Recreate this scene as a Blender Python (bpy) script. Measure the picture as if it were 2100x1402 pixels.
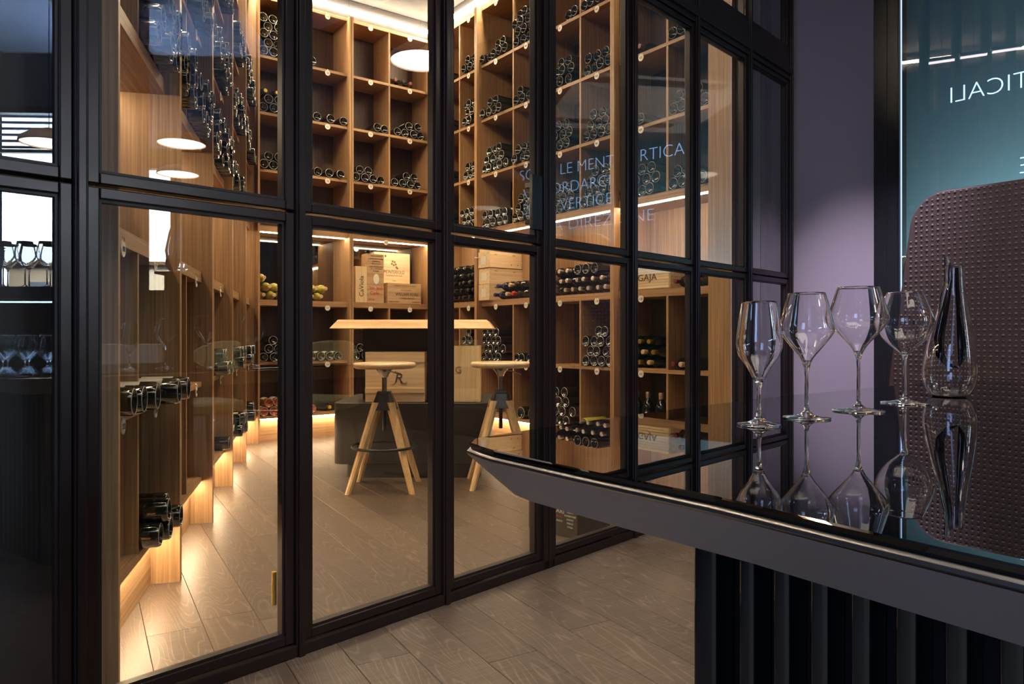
import bpy, math, random
from mathutils import Vector, Matrix
random.seed(7)
PI = math.pi
D = bpy.data
sc = bpy.context.scene
COL = sc.collection
for o in list(D.objects): D.objects.remove(o)

# ---------------------------------------------------------------- camera, world, exposure
EYE = 0.92
cam_d = D.cameras.new('camera'); cam = D.objects.new('camera', cam_d); COL.objects.link(cam)
cam.location = (0, 0, EYE); cam.rotation_euler = (PI/2, 0, 0)
cam_d.sensor_width = 36; cam_d.lens = 36*1500/2100; cam_d.shift_y = (688-701)/2100
cam_d.clip_start = 0.02; cam_d.clip_end = 100
sc.camera = cam
w = D.worlds.new('world'); sc.world = w; w.use_nodes = True
w.node_tree.nodes['Background'].inputs[0].default_value = (0.25, 0.4, 0.8, 1)
w.node_tree.nodes['Background'].inputs[1].default_value = 0.12
sc.view_settings.view_transform = 'Standard'; sc.view_settings.look = 'None'
sc.view_settings.exposure = 1.25; sc.view_settings.gamma = 1.0
sc.view_settings.use_curve_mapping = False
cy = sc.cycles
cy.max_bounces = 14; cy.diffuse_bounces = 4; cy.glossy_bounces = 8
cy.transmission_bounces = 14; cy.transparent_max_bounces = 24
cy.caustics_reflective = False; cy.caustics_refractive = False
cy.sample_clamp_indirect = 6.0; cy.use_denoising = True

def light(name, kind, loc, target, energy, color, size=0.1, size_y=None, spot=60, blend=0.6):
    l = D.lights.new(name, kind); l.energy = energy; l.color = color
    if kind == 'AREA':
        l.shape = 'RECTANGLE'; l.size = size; l.size_y = size_y or size
    else:
        l.shadow_soft_size = size
    if kind == 'SPOT': l.spot_size = math.radians(spot); l.spot_blend = blend
    o = D.objects.new(name, l); COL.objects.link(o); o.location = loc
    d = Vector(target) - Vector(loc)
    o.rotation_euler = d.to_track_quat('-Z', 'Y').to_euler()
    return o
WARM = (1.0, 0.70, 0.40); NEUT = (1.0, 0.88, 0.76); COOL = (0.45, 0.65, 1.0)
# recessed ceiling spots of the wine room
light('spot_lamp', 'SPOT', (-0.6, 4.2, 4.0), (-0.75, 4.7, 0.4), 75, WARM, 0.04, spot=62)
light('spot_lamp', 'SPOT', (0.2, 4.3, 4.0), (0.0, 4.6, 0.4), 60, WARM, 0.04, spot=62)
light('spot_lamp', 'SPOT', (-1.0, 5.3, 4.0), (-1.1, 6.9, 1.2), 70, WARM, 0.04, spot=70)
light('spot_lamp', 'SPOT', (0.2, 3.9, 4.0), (-0.35, 3.1, 0.0), 30, WARM, 0.04, spot=70)
# ceiling spots of the dining side
light('spot_lamp', 'SPOT', (1.35, 3.0, 3.3), (2.46, 4.5, 0.45), 230, (0.94, 0.84, 1.0), 0.03, spot=40, blend=1.0)
light('spot_lamp', 'SPOT', (0.75, 0.9, 3.3), (0.55, 1.5, 0.77), 30, NEUT, 0.03, spot=60)
light('spot_lamp', 'SPOT', (0.2, 0.9, 3.3), (0.35, 2.3, 0.0), 105, NEUT, 0.04, spot=60, blend=1.0)
light('spot_lamp', 'SPOT', (1.9, 1.9, 3.3), (2.15, 3.3, 1.55), 20, (1, .8, .78), 0.03, spot=50, blend=1.0)
light('spot_lamp', 'SPOT', (1.6, -.3, 3.3), (2.4, 1.2, 0.7), 60, NEUT, 0.03, spot=80, blend=1.0)
# second street window, left of and behind the viewer
light('side_daylight', 'AREA', (-2.9, -2.6, 2.2), (-0.2, 2.2, 1.2), 42, (0.36, 0.52, 1.0), 2.2, 2.2)
light('ceiling_fill_light', 'AREA', (5.6, -1.5, 3.2), (5.6, -1.501, 4.35), 60, (0.4, 0.6, 1.0), 1.6, 1.2)  # added upward fill, brightens the ceiling near the street window
light('dining_fill_light', 'AREA', (1.2, -0.6, 4.2), (1.2, -0.6, 0.0), 24, NEUT, 2.4, 2.4)  # added soft fill for the dining side, no fitting behind it

# ---------------------------------------------------------------- materials
MATS = {}
def new_mat(name):
    m = D.materials.new(name); m.use_nodes = True
    nt = m.node_tree; b = nt.nodes['Principled BSDF']
    return m, nt, b
def plain(name, col, rough=0.5, metal=0.0, ior=1.5, coat=0.0, emit=None, es=0.0, bump=0.0, bscale=200):
    m, nt, b = new_mat(name)
    b.inputs['Base Color'].default_value = (*col, 1); b.inputs['Roughness'].default_value = rough
    b.inputs['Metallic'].default_value = metal; b.inputs['IOR'].default_value = ior
    b.inputs['Coat Weight'].default_value = coat; b.inputs['Coat Roughness'].default_value = 0.03
    if emit:
        b.inputs['Emission Color'].default_value = (*emit, 1); b.inputs['Emission Strength'].default_value = es
    # faint procedural variation of the roughness on every surface
    tc = nt.nodes.new('ShaderNodeTexCoord'); n = nt.nodes.new('ShaderNodeTexNoise'); n.inputs['Scale'].default_value = 9
    nt.links.new(tc.outputs['Object'], n.inputs['Vector'])
    mr = nt.nodes.new('ShaderNodeMapRange'); mr.inputs['To Min'].default_value = rough*0.85; mr.inputs['To Max'].default_value = min(1, rough*1.2)
    nt.links.new(n.outputs['Fac'], mr.inputs['Value']); nt.links.new(mr.outputs[0], b.inputs['Roughness'])
    if bump:
        n2 = nt.nodes.new('ShaderNodeTexNoise'); n2.inputs['Scale'].default_value = bscale
        nt.links.new(tc.outputs['Object'], n2.inputs['Vector'])
        bp = nt.nodes.new('ShaderNodeBump'); bp.inputs['Strength'].default_value = bump; bp.inputs['Distance'].default_value = 0.002
        nt.links.new(n2.outputs['Fac'], bp.inputs['Height']); nt.links.new(bp.outputs[0], b.inputs['Normal'])
    return m
def wood(name, c1, c2, axis='z', fine=55.0, rough=0.5, bump=0.15, cath=0.0):
    """straight grained veneer: stretched noise along an axis, shifted per object"""
    m, nt, b = new_mat(name); L = nt.links
    tc = nt.nodes.new('ShaderNodeTexCoord'); oi = nt.nodes.new('ShaderNodeObjectInfo')
    off = nt.nodes.new('ShaderNodeVectorMath'); off.operation = 'MULTIPLY_ADD'
    cmb = nt.nodes.new('ShaderNodeCombineXYZ')
    for i in range(3): L.new(oi.outputs['Random'], cmb.inputs[i])
    L.new(cmb.outputs[0], off.inputs[0]); off.inputs[1].default_value = (17, 23, 31); L.new(tc.outputs['Object'], off.inputs[2])
    sclv = nt.nodes.new('ShaderNodeVectorMath'); sclv.operation = 'MULTIPLY'
    s = {'x': (1.2, fine, fine), 'y': (fine, 1.2, fine), 'z': (fine, fine, 1.2)}[axis]
    sclv.inputs[1].default_value = s; L.new(off.outputs[0], sclv.inputs[0])
    n = nt.nodes.new('ShaderNodeTexNoise'); n.inputs['Scale'].default_value = 1.6; n.inputs['Detail'].default_value = 5
    n.inputs['Roughness'].default_value = 0.65; L.new(sclv.outputs[0], n.inputs['Vector'])
    r = nt.nodes.new('ShaderNodeValToRGB'); r.color_ramp.elements[0].position = 0.36; r.color_ramp.elements[1].position = 0.66
    r.color_ramp.elements[0].color = (*c1, 1); r.color_ramp.elements[1].color = (*c2, 1)
    L.new(n.outputs['Fac'], r.inputs['Fac'])
    hs = nt.nodes.new('ShaderNodeHueSaturation'); mr = nt.nodes.new('ShaderNodeMapRange')
    mr.inputs['To Min'].default_value = 0.9; mr.inputs['To Max'].default_value = 1.08
    L.new(oi.outputs['Random'], mr.inputs['Value']); L.new(mr.outputs[0], hs.inputs['Value']); L.new(r.outputs[0], hs.inputs['Color'])
    L.new(hs.outputs[0], b.inputs['Base Color']); b.inputs['Roughness'].default_value = rough
    bp = nt.nodes.new('ShaderNodeBump'); bp.inputs['Strength'].default_value = bump; bp.inputs['Distance'].default_value = 0.0015
    L.new(n.outputs['Fac'], bp.inputs['Height']); L.new(bp.outputs[0], b.inputs['Normal'])
    return m
def floor_mat():
    """brushed oak board: cathedral grain from noise contour lines, pale filled pores, saw marks across"""
    m, nt, b = new_mat('floor_oak'); L = nt.links; N = nt.nodes.new
    tc = N('ShaderNodeTexCoord'); oi = N('ShaderNodeObjectInfo')
    cmb = N('ShaderNodeCombineXYZ')
    for i in range(3): L.new(oi.outputs['Random'], cmb.inputs[i])
    off = N('ShaderNodeVectorMath'); off.operation = 'MULTIPLY_ADD'; off.inputs[1].default_value = (41, 53, 29)
    L.new(cmb.outputs[0], off.inputs[0]); L.new(tc.outputs['Object'], off.inputs[2])
    sc1 = N('ShaderNodeVectorMath'); sc1.operation = 'MULTIPLY'; sc1.inputs[1].default_value = (0.85, 5.4, 1); L.new(off.outputs[0], sc1.inputs[0])
    n = N('ShaderNodeTexNoise'); n.inputs['Scale'].default_value = 1.0; n.inputs['Detail'].default_value = 2.2; n.inputs['Roughness'].default_value = 0.42
    n.inputs['Distortion'].default_value = 0.35; L.new(sc1.outputs[0], n.inputs['Vector'])
    mu = N('ShaderNodeMath'); mu.operation = 'MULTIPLY'; mu.inputs[1].default_value = 38; L.new(n.outputs['Fac'], mu.inputs[0])
    pp = N('ShaderNodeMath'); pp.operation = 'PINGPONG'; pp.inputs[1].default_value = 0.5; L.new(mu.outputs[0], pp.inputs[0])
    rr = N('ShaderNodeValToRGB'); rr.color_ramp.elements[0].position = 0.34; rr.color_ramp.elements[1].position = 0.5
    rr.color_ramp.elements[0].color = (0, 0, 0, 1); rr.color_ramp.elements[1].color = (1, 1, 1, 1); L.new(pp.outputs[0], rr.inputs['Fac'])
    # pores
    sc2 = N('ShaderNodeVectorMath'); sc2.operation = 'MULTIPLY'; sc2.inputs[1].default_value = (9, 190, 1); L.new(off.outputs[0], sc2.inputs[0])
    n2 = N('ShaderNodeTexNoise'); n2.inputs['Scale'].default_value = 1; n2.inputs['Detail'].default_value = 2; L.new(sc2.outputs[0], n2.inputs['Vector'])
    m2 = N('ShaderNodeMapRange'); m2.inputs['From Min'].default_value = 0.42; m2.inputs['From Max'].default_value = 0.62; L.new(n2.outputs['Fac'], m2.inputs['Value'])
    # saw marks across the board
    sc3 = N('ShaderNodeVectorMath'); sc3.operation = 'MULTIPLY'; sc3.inputs[1].default_value = (170, 8, 1); L.new(off.outputs[0], sc3.inputs[0])
    n3 = N('ShaderNodeTexNoise'); n3.inputs['Scale'].default_value = 1; n3.inputs['Detail'].default_value = 1; L.new(sc3.outputs[0], n3.inputs['Vector'])
    g = N('ShaderNodeMath'); g.operation = 'MULTIPLY'; L.new(rr.outputs[0], g.inputs[0])
    m2b = N('ShaderNodeMapRange'); m2b.inputs['To Min'].default_value = 0.35; m2b.inputs['To Max'].default_value = 1.0
    L.new(m2.outputs[0], m2b.inputs['Value']); L.new(m2b.outputs[0], g.inputs[1])
    g2 = N('ShaderNodeMath'); g2.operation = 'MULTIPLY_ADD'; g2.inputs[1].default_value = 0.40; L.new(n3.outputs['Fac'], g2.inputs[0])
    g3 = N('ShaderNodeMath'); g3.operation = 'MULTIPLY'; g3.inputs[1].default_value = 0.55; L.new(g.outputs[0], g3.inputs[0]); L.new(g3.outputs[0], g2.inputs[2])
    mix = N('ShaderNodeMix'); mix.data_type = 'RGBA'; L.new(g2.outputs[0], mix.inputs['Factor'])
    mix.inputs['A'].default_value = (0.060, 0.041, 0.030, 1); mix.inputs['B'].default_value = (0.265, 0.200, 0.150, 1)
    hs = N('ShaderNodeHueSaturation'); mr = N('ShaderNodeMapRange'); mr.inputs['To Min'].default_value = 0.78; mr.inputs['To Max'].default_value = 1.18
    L.new(oi.outputs['Random'], mr.inputs['Value']); L.new(mr.outputs[0], hs.inputs['Value']); L.new(mix.outputs['Result'], hs.inputs['Color'])
    L.new(hs.outputs[0], b.inputs['Base Color']); b.inputs['Roughness'].default_value = 0.42
    bp = N('ShaderNodeBump'); bp.inputs['Strength'].default_value = 0.25; bp.inputs['Distance'].default_value = 0.0015
    L.new(g2.outputs[0], bp.inputs['Height']); L.new(bp.outputs[0], b.inputs['Normal'])
    return m
def pane_mat(name, gain, tint):
    m = D.materials.new(name); m.use_nodes = True; nt = m.node_tree; nt.nodes.clear(); N = nt.nodes.new; L = nt.links
    out = N('ShaderNodeOutputMaterial'); mix = N('ShaderNodeMixShader'); tr = N('ShaderNodeBsdfTransparent'); gl = N('ShaderNodeBsdfGlossy')
    tr.inputs[0].default_value = (*tint, 1); gl.inputs['Roughness'].default_value = 0.0; gl.inputs[0].default_value = (1, 1, 1, 1)
    fr = N('ShaderNodeFresnel'); fr.inputs[0].default_value = 1.5
    g = N('ShaderNodeNewGeometry'); inv = N('ShaderNodeMath'); inv.operation = 'SUBTRACT'; inv.inputs[0].default_value = 1; L.new(g.outputs['Backfacing'], inv.inputs[1])
    mu = N('ShaderNodeMath'); mu.operation = 'MULTIPLY'; mu.inputs[1].default_value = gain; mu.use_clamp = True; L.new(fr.outputs[0], mu.inputs[0])
    m2 = N('ShaderNodeMath'); m2.operation = 'MULTIPLY'; L.new(mu.outputs[0], m2.inputs[0]); L.new(inv.outputs[0], m2.inputs[1])
    L.new(m2.outputs[0], mix.inputs[0]); L.new(tr.outputs[0], mix.inputs[1]); L.new(gl.outputs[0], mix.inputs[2]); L.new(mix.outputs[0], out.inputs[0])
    return m
def glass_mat(name, col=(1, 1, 1), rough=0.0, ior=1.5):
    m = D.materials.new(name); m.use_nodes = True; nt = m.node_tree; nt.nodes.clear()
    out = nt.nodes.new('ShaderNodeOutputMaterial'); g = nt.nodes.new('ShaderNodeBsdfGlass')
    g.inputs['Color'].default_value = (*col, 1); g.inputs['Roughness'].default_value = rough; g.inputs['IOR'].default_value = ior
    nt.links.new(g.outputs[0], out.inputs[0]); return m
def emit_mat(name, col, s):
    m = D.materials.new(name); m.use_nodes = True; nt = m.node_tree; nt.nodes.clear()
    out = nt.nodes.new('ShaderNodeOutputMaterial'); e = nt.nodes.new('ShaderNodeEmission')
    e.inputs[0].default_value = (*col, 1); e.inputs[1].default_value = s
    nt.links.new(e.outputs[0], out.inputs[0]); return m

OAK1, OAK2 = (0.30, 0.165, 0.078), (0.50, 0.305, 0.150)
M = dict(
    oak_v=wood('oak_veneer_upright', OAK1, OAK2, 'z', 75), oak_h=wood('oak_veneer_level', OAK1, OAK2, 'x', 75),
    dark_back=wood('smoked_oak_back', (0.065, 0.036, 0.024), (0.115, 0.068, 0.045), 'z', 60),
    floor=floor_mat(), floor_sub=plain('floor_underlay', (0.16, 0.13, 0.10), 0.8),
    frame=plain('burnished_bronze_frame', (0.032, 0.022, 0.021), 0.30, 0.5),
    frame_in=plain('dark_rebate', (0.02, 0.014, 0.013), 0.45, 0.2),
    pane=pane_mat('double_glazing', 2.7, (0.955, 0.965, 0.945)),
    wpane=pane_mat('shop_window_glass', 1.6, (0.97, 0.98, 0.98)),
    niche_mirror=plain('smoked_mirror', (0.30, 0.29, 0.28), 0.03, 1.0),
    led=emit_mat('led_strip', (1.0, 0.78, 0.53), 34), led_top=emit_mat('led_strip_cove', (1.0, 0.78, 0.53), 85),
    led_low=emit_mat('led_strip_plinth', (1.0, 0.75, 0.48), 48),
    bottle=plain('dark_bottle_glass', (0.006, 0.008, 0.006), 0.09, 0, 1.55, 0.6),
    bottle_brown=plain('brown_bottle_glass', (0.022, 0.010, 0.004), 0.09, 0, 1.55, 0.6),
    bottle_white=plain('yellow_green_bottle_glass', (0.42, 0.40, 0.07), 0.07, 0, 1.5, 0.6),
    bottle_rose=plain('rose_bottle_glass', (0.35, 0.10, 0.04), 0.08, 0, 1.5, 0.6),
    foil_silver=plain('silver_foil', (0.62, 0.58, 0.54), 0.28, 0.9), foil_gold=plain('gold_foil', (0.60, 0.42, 0.08), 0.3, 0.8),
    foil_black=plain('black_foil', (0.015, 0.012, 0.013), 0.35, 0.0), foil_red=plain('red_foil', (0.60, 0.03, 0.02), 0.35),
    foil_blue=plain('navy_foil', (0.02, 0.035, 0.13), 0.35), foil_cream=plain('cream_foil', (0.62, 0.45, 0.30), 0.4),
    foil_wine=plain('wine_red_foil', (0.16, 0.02, 0.03), 0.4),
    paper=plain('label_paper', (0.72, 0.68, 0.60), 0.7), paper_y=plain('yellow_label', (0.65, 0.5, 0.05), 0.6),
    tag=plain('tag_card', (0.82, 0.78, 0.70), 0.5), ink=plain('dark_ink', (0.02, 0.018, 0.016), 0.6),
    pine=wood('pine_crate', (0.66, 0.48, 0.29), (0.86, 0.68, 0.45), 'x', 28, 0.6, 0.1), pine_d=wood('aged_pine_crate', (0.42, 0.27, 0.15), (0.62, 0.42, 0.25), 'x', 30, 0.6, 0.1),
    pine_y=wood('pine_crate_deep', (0.66, 0.48, 0.29), (0.86, 0.68, 0.45), 'y', 28, 0.6, 0.1), pine_v=wood('pine_crate_upright', (0.70, 0.52, 0.30), (0.88, 0.70, 0.44), 'z', 28, 0.6, 0.1),
    brand=plain('branded_ink', (0.10, 0.05, 0.03), 0.7), brand_soft=plain('faint_branded_ink', (0.26, 0.15, 0.08), 0.7), red_ink=plain('red_marker', (0.55, 0.05, 0.03), 0.6),
    slab=wood('table_slab_oak', (0.52, 0.30, 0.13), (0.76, 0.50, 0.25), 'x', 16, 0.4, 0.1),
    ash=wood('stool_ash', (0.60, 0.40, 0.19), (0.80, 0.58, 0.31), 'z', 35, 0.35, 0.08),
    seat=wood('stool_seat_ash', (0.62, 0.46, 0.28), (0.80, 0.64, 0.43), 'x', 25, 0.28, 0.05),
    black=plain('black_lacquer', (0.008, 0.008, 0.009), 0.22), black_steel=plain('black_steel', (0.012, 0.012, 0.013), 0.3, 0.3),
    chrome=plain('chrome', (0.6, 0.58, 0.55), 0.14, 1.0),
    plinth_black=plain('black_stained_panel', (0.022, 0.019, 0.016), 0.45),
    bevel=plain('graphite_metal', (0.56, 0.52, 0.46), 0.45, 0.15), rib=plain('graphite_rib', (0.15, 0.17, 0.175), 0.2, 0.9),
    tabletop=plain('black_mirror_glass', (0.001, 0.001, 0.001), 0.004, 0, 2.6),
    core=plain('black_core', (0.003, 0.003, 0.004), 0.5),
    crystal=glass_mat('crystal'), black_glass=plain('black_crystal', (0.002, 0.002, 0.003), 0.03, 0, 1.55),
    lilac=plain('lilac_wall_paint', (0.27, 0.232, 0.29), 0.6, bump=0.1, bscale=60), dark_wall=plain('charcoal_wall', (0.03, 0.03, 0.034), 0.55),
    grey_wall=plain('grey_panel_wall', (0.085, 0.085, 0.09), 0.5),
    spandrel=plain('dark_green_glass_panel', (0.006, 0.014, 0.010), 0.12), lip=plain('satin_steel_lip', (0.46, 0.46, 0.46), 0.33, 1.0),
    post=plain('anthracite_post', (0.018, 0.018, 0.022), 0.3, 0.4),
    leather=plain('plum_leather', (0.060, 0.040, 0.046), 0.42, bump=0.1, bscale=400),
    stud=plain('leather_stud', (0.105, 0.080, 0.085), 0.36),
    blind=plain('teal_backdrop', (0.070, 0.160, 0.225), 0.9), letter=emit_mat('backlit_letter', (0.36, 0.60, 1.0), 0.95),
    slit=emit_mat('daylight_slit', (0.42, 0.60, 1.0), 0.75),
    ceil=plain('grey_ceiling', (0.40, 0.42, 0.46), 0.8), ceil_dark=plain('dark_ceiling', (0.02, 0.018, 0.02), 0.8),
    beam=wood('brown_beam', (0.07, 0.035, 0.018), (0.13, 0.07, 0.035), 'x', 20, 0.5),
    sky=emit_mat('day_sky', (0.66, 0.86, 1.0), 8.5), facade=plain('pale_facade', (0.75, 0.68, 0.52), 0.9),
    lamp=emit_mat('pendant_glow', (1.0, 0.90, 0.74), 6.0), lamp_shade=plain('pendant_shade', (0.75, 0.6, 0.5), 0.5),
    tube=emit_mat('tube_glow', (1.0, 0.86, 0.92), 6.5),
    cloth=plain('white_cloth', (0.75, 0.76, 0.8), 0.9), cream=plain('cream_upholstery', (0.60, 0.56, 0.30), 0.7),
    carton=plain('black_carton', (0.035, 0.032, 0.024), 0.5), white_ink=plain('white_print', (0.7, 0.68, 0.6), 0.6), bluegrey=plain('blue_grey_pillar', (0.25, 0.34, 0.48), 0.6),
    heel_glint=plain('heel_highlight', (0.48, 0.46, 0.44), 0.14, 0.0, 1.6, 0.5),  # pale rim ring: the bright glass-edge highlight is put into its colour
    brown_wood=wood('brown_sideboard', (0.05, 0.022, 0.012), (0.09, 0.045, 0.025), 'x', 25, 0.4),
)

# ---------------------------------------------------------------- mesh helpers
class MB:
    def __init__(s): s.v = []; s.f = []; s.mi = []; s.cur = 0
    def add(s, vs, fs):
        b = len(s.v); s.v += [tuple(v) for v in vs]
        for f in fs: s.f.append(tuple(b+i for i in f)); s.mi.append(s.cur)
        return s
    def box(s, x0, x1, y0, y1, z0, z1):
        s.add([(x0,y0,z0),(x1,y0,z0),(x1,y1,z0),(x0,y1,z0),(x0,y0,z1),(x1,y0,z1),(x1,y1,z1),(x0,y1,z1)],
              [(0,3,2,1),(4,5,6,7),(0,1,5,4),(1,2,6,5),(2,3,7,6),(3,0,4,7)]); return s
    def prism(s, pts, z0, z1, pts2=None):
        """pts counter-clockwise seen from +z"""
        n = len(pts); p2 = pts2 or pts
        s.add([(x,y,z0) for x,y in pts]+[(x,y,z1) for x,y in p2],
              [tuple(range(n-1,-1,-1)), tuple(range(n,2*n))]+[(i,(i+1)%n,n+(i+1)%n,n+i) for i in range(n)]); return s
    def lathe(s, prof, seg=24, axis='z', c=(0,0,0), close=False):
        """prof: (r, h) list; radius 0 ends are merged into a point"""
        vs = []; rings = []
        for r, h in prof:
            if r <= 1e-6: rings.append([len(vs)]); vs.append((0,0,h))
            else:
                rings.append(list(range(len(vs), len(vs)+seg)))
                for k in range(seg): a = 2*PI*k/seg; vs.append((r*math.cos(a), r*math.sin(a), h))
        fs = []
        prs = list(zip(rings, rings[1:]))
        if close: prs.append((rings[-1], rings[0]))
        for A, B in prs:
            for k in range(seg):
                k2 = (k+1) % seg
                if len(A) == 1 and len(B) == 1: continue
                if len(A) == 1: fs.append((A[0], B[k2], B[k]))
                elif len(B) == 1: fs.append((A[k], A[k2], B[0]))
                else: fs.append((A[k], A[k2], B[k2], B[k]))
        if axis == 'y': vs = [(x, h, -y) for x, y, h in vs]
        elif axis == 'x': vs = [(h, x, y) for x, y, h in vs]
        s.add([(x+c[0], y+c[1], z+c[2]) for x, y, z in vs], fs); return s
    def tube(s, path, rad, seg=10, closed=False, caps=True, flat=1.0):
        P = [Vector(p) for p in path]; n = len(P)
        R = rad if isinstance(rad, (list, tuple)) else [rad]*n
        vs = []; up = Vector((0,0,1)); prev = None
        for i in range(n):
            if closed: t = (P[(i+1)%n]-P[i-1]).normalized()
            else: t = (P[min(i+1,n-1)]-P[max(i-1,0)]).normalized()
            if prev is None:
                a = up if abs(t.dot(up)) < 0.9 else Vector((1,0,0)); u = t.cross(a).normalized()
            else: u = (prev - t*prev.dot(t)).normalized()
            prev = u; v = t.cross(u)
            for k in range(seg):
                an = 2*PI*k/seg; vs.append(P[i]+R[i]*(math.cos(an)*u*flat+math.sin(an)*v))
        fs = []
        for i in range(n if closed else n-1):
            j = (i+1) % n
            for k in range(seg): k2 = (k+1)%seg; fs.append((i*seg+k, i*seg+k2, j*seg+k2, j*seg+k))
        if caps and not closed: fs += [tuple(range(seg-1,-1,-1)), tuple((n-1)*seg+k for k in range(seg))]
        s.add(vs, fs); return s
    def xf(s, M4, start=0):
        s.v = s.v[:start]+[tuple(M4 @ Vector(v)) for v in s.v[start:]]; return s
    def mesh(s, name, mats, smooth=None):
        me = D.meshes.new(name); me.from_pydata(s.v, [], s.f)
        if not isinstance(mats, (list, tuple)): mats = [mats]
        for m in mats: me.materials.append(M[m] if isinstance(m, str) else m)
        if len(mats) > 1: me.polygons.foreach_set('material_index', s.mi)
        if smooth is not None:
            me.shade_smooth(); me.set_sharp_from_angle(angle=math.radians(smooth))
        me.update(); return me
def tag(o, label=None, cat=None, group=None, kind=None):
    for k, v in (('label', label), ('category', cat), ('group', group), ('kind', kind)):
        if v: o[k] = v
    return o
def link(name, me, parent=None, loc=(0,0,0), rz=0.0):
    o = D.objects.new(name, me); COL.objects.link(o)
    if parent is not None: o.parent = parent
    o.location = loc; o.rotation_euler = (0,0,rz); return o
def obj(name, mb, mats, parent=None, loc=(0,0,0), rz=0.0, smooth=None, bevel=0.0):
    o = link(name, mb.mesh(name, mats, smooth), parent, loc, rz)
    if bevel:
        b = o.modifiers.new('bevel', 'BEVEL'); b.width = bevel; b.segments = 2; b.limit_method = 'ANGLE'
    return o
def empty(name, loc, rz=0.0, parent=None):
    o = D.objects.new(name, None); COL.objects.link(o); o.location = loc; o.rotation_euler = (0,0,rz); o.empty_display_size = 0.1
    if parent is not None: o.parent = parent
    return o
def text_mesh(body, size, extrude=0.0006, align='CENTER', width=None, thin=0.0):
    """flat lettering in the local xz plane, readable from -y; origin at baseline"""
    cu = D.curves.new('letters', 'FONT'); cu.body = body; cu.size = size; cu.extrude = extrude; cu.offset = thin; cu.align_x = align; cu.resolution_u = 4
    o = D.objects.new('letters', cu); COL.objects.link(o)
    dg = bpy.context.evaluated_depsgraph_get(); me = D.meshes.new_from_object(o.evaluated_get(dg))
    D.objects.remove(o); D.curves.remove(cu)
    if width:
        xs = [v.co.x for v in me.vertices]; k = width/(max(xs)-min(xs))
        me.transform(Matrix.Diagonal((k, 1, 1, 1)))
    me.transform(Matrix.Rotation(PI/2, 4, 'X')); me.materials.clear(); return me
def text(name, body, size, mat, parent, loc, rz=0.0, **kw):
    me = text_mesh(body, size, **kw); me.materials.append(M[mat]); return link(name, me, parent, loc, rz)

# ---------------------------------------------------------------- plan geometry
PP = Vector((-0.609, 2.146)); PD = Vector((0.6884, 0.7253)).normalized(); PN = Vector((PD.y, -PD.x))   # glass partition line, PN to the camera side
P_RZ = math.atan2(PD.y, PD.x)
def pp(s, off=0.0): q = PP + PD*s + PN*off; return (q.x, q.y)
WP = Vector((2.63, 4.22)); WD = Vector((0.66, -0.75)).normalized(); WN = Vector((WD.y, -WD.x))         # lettered window line
if WN.dot(-WP) < 0: WN = -WN
W_RZ = math.atan2(WD.y, WD.x)
def wp(k, off=0.0): q = WP + WD*k + WN*off; return (q.x, q.y)
LEV = dict(L0=0.23, L1=0.695, N=1.23, U1=1.865, U2=2.35, U3=2.84, U4=3.325)
ROOMTOP = 4.06

# ---------------------------------------------------------------- setting: floor
fl = tag(obj('floor', MB().box(-3.6, 6.9, -4.8, 9.0, -0.06, -0.022), 'floor_sub'), kind='structure')
BD = Vector((-0.5056, 0.8628)); BN = Vector((0.8628, 0.5056)); BW = 0.1632; brz = math.atan2(BD.y, BD.x)
plank_me = {}
def plank(l):
    l = round(l, 2)
    if l not in plank_me:
        g = 0.0005
        mb = MB().prism([(0+g,-BW/2+g),(l-g,-BW/2+g),(l-g,BW/2-g),(g,BW/2-g)], -0.022, -0.0015)
        mb.prism([(0+g,-BW/2+g),(l-g,-BW/2+g),(l-g,BW/2-g),(g,BW/2-g)], -0.0015, 0.0, [(3*g,-BW/2+3*g),(l-3*g,-BW/2+3*g),(l-3*g,BW/2-3*g),(3*g,BW/2-3*g)])
        plank_me[l] = mb.mesh('plank', 'floor')
    return plank_me[l]
rl = random.Random(3)
for r in range(-14, 27):
    c = 0.003 + r*BW + BW/2
    t = -2.0 - rl.random()*1.6
    while t < 9.5:
        l = rl.choice([1.5, 1.7, 1.9, 2.1])
        mid = BN*c + BD*(t+l/2)
        inside = False
        for a in (0.0, 0.25, 0.5, 0.75, 1.0):
            q = BN*c + BD*(t+l*a)
            if q.y > 1.3 and -0.66*q.y-0.5 < q.x < 0.36*q.y+0.25 and q.y < 7.4: inside = True
        if inside:
            q = BN*c + BD*t
            link('plank', plank(l), fl, (q.x, q.y, 0), brz)
        t += l
# ---------------------------------------------------------------- setting: walls and ceilings
def wall(name, a, b, z0, z1, mat, th=0.12, side=1):
    a = Vector(a); b = Vector(b); d = (b-a); L = d.length; rz = math.atan2(d.y, d.x)
    return tag(obj(name, MB().box(0, L, 0 if side > 0 else -th, th if side > 0 else 0, z0, z1), mat, loc=(a.x, a.y, 0), rz=rz), kind='structure')
tag(obj('ceiling', MB().box(-3.6, 6.9, -4.8, 9.0, ROOMTOP+0.32, ROOMTOP+0.4), 'ceil'), kind='structure')
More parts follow.
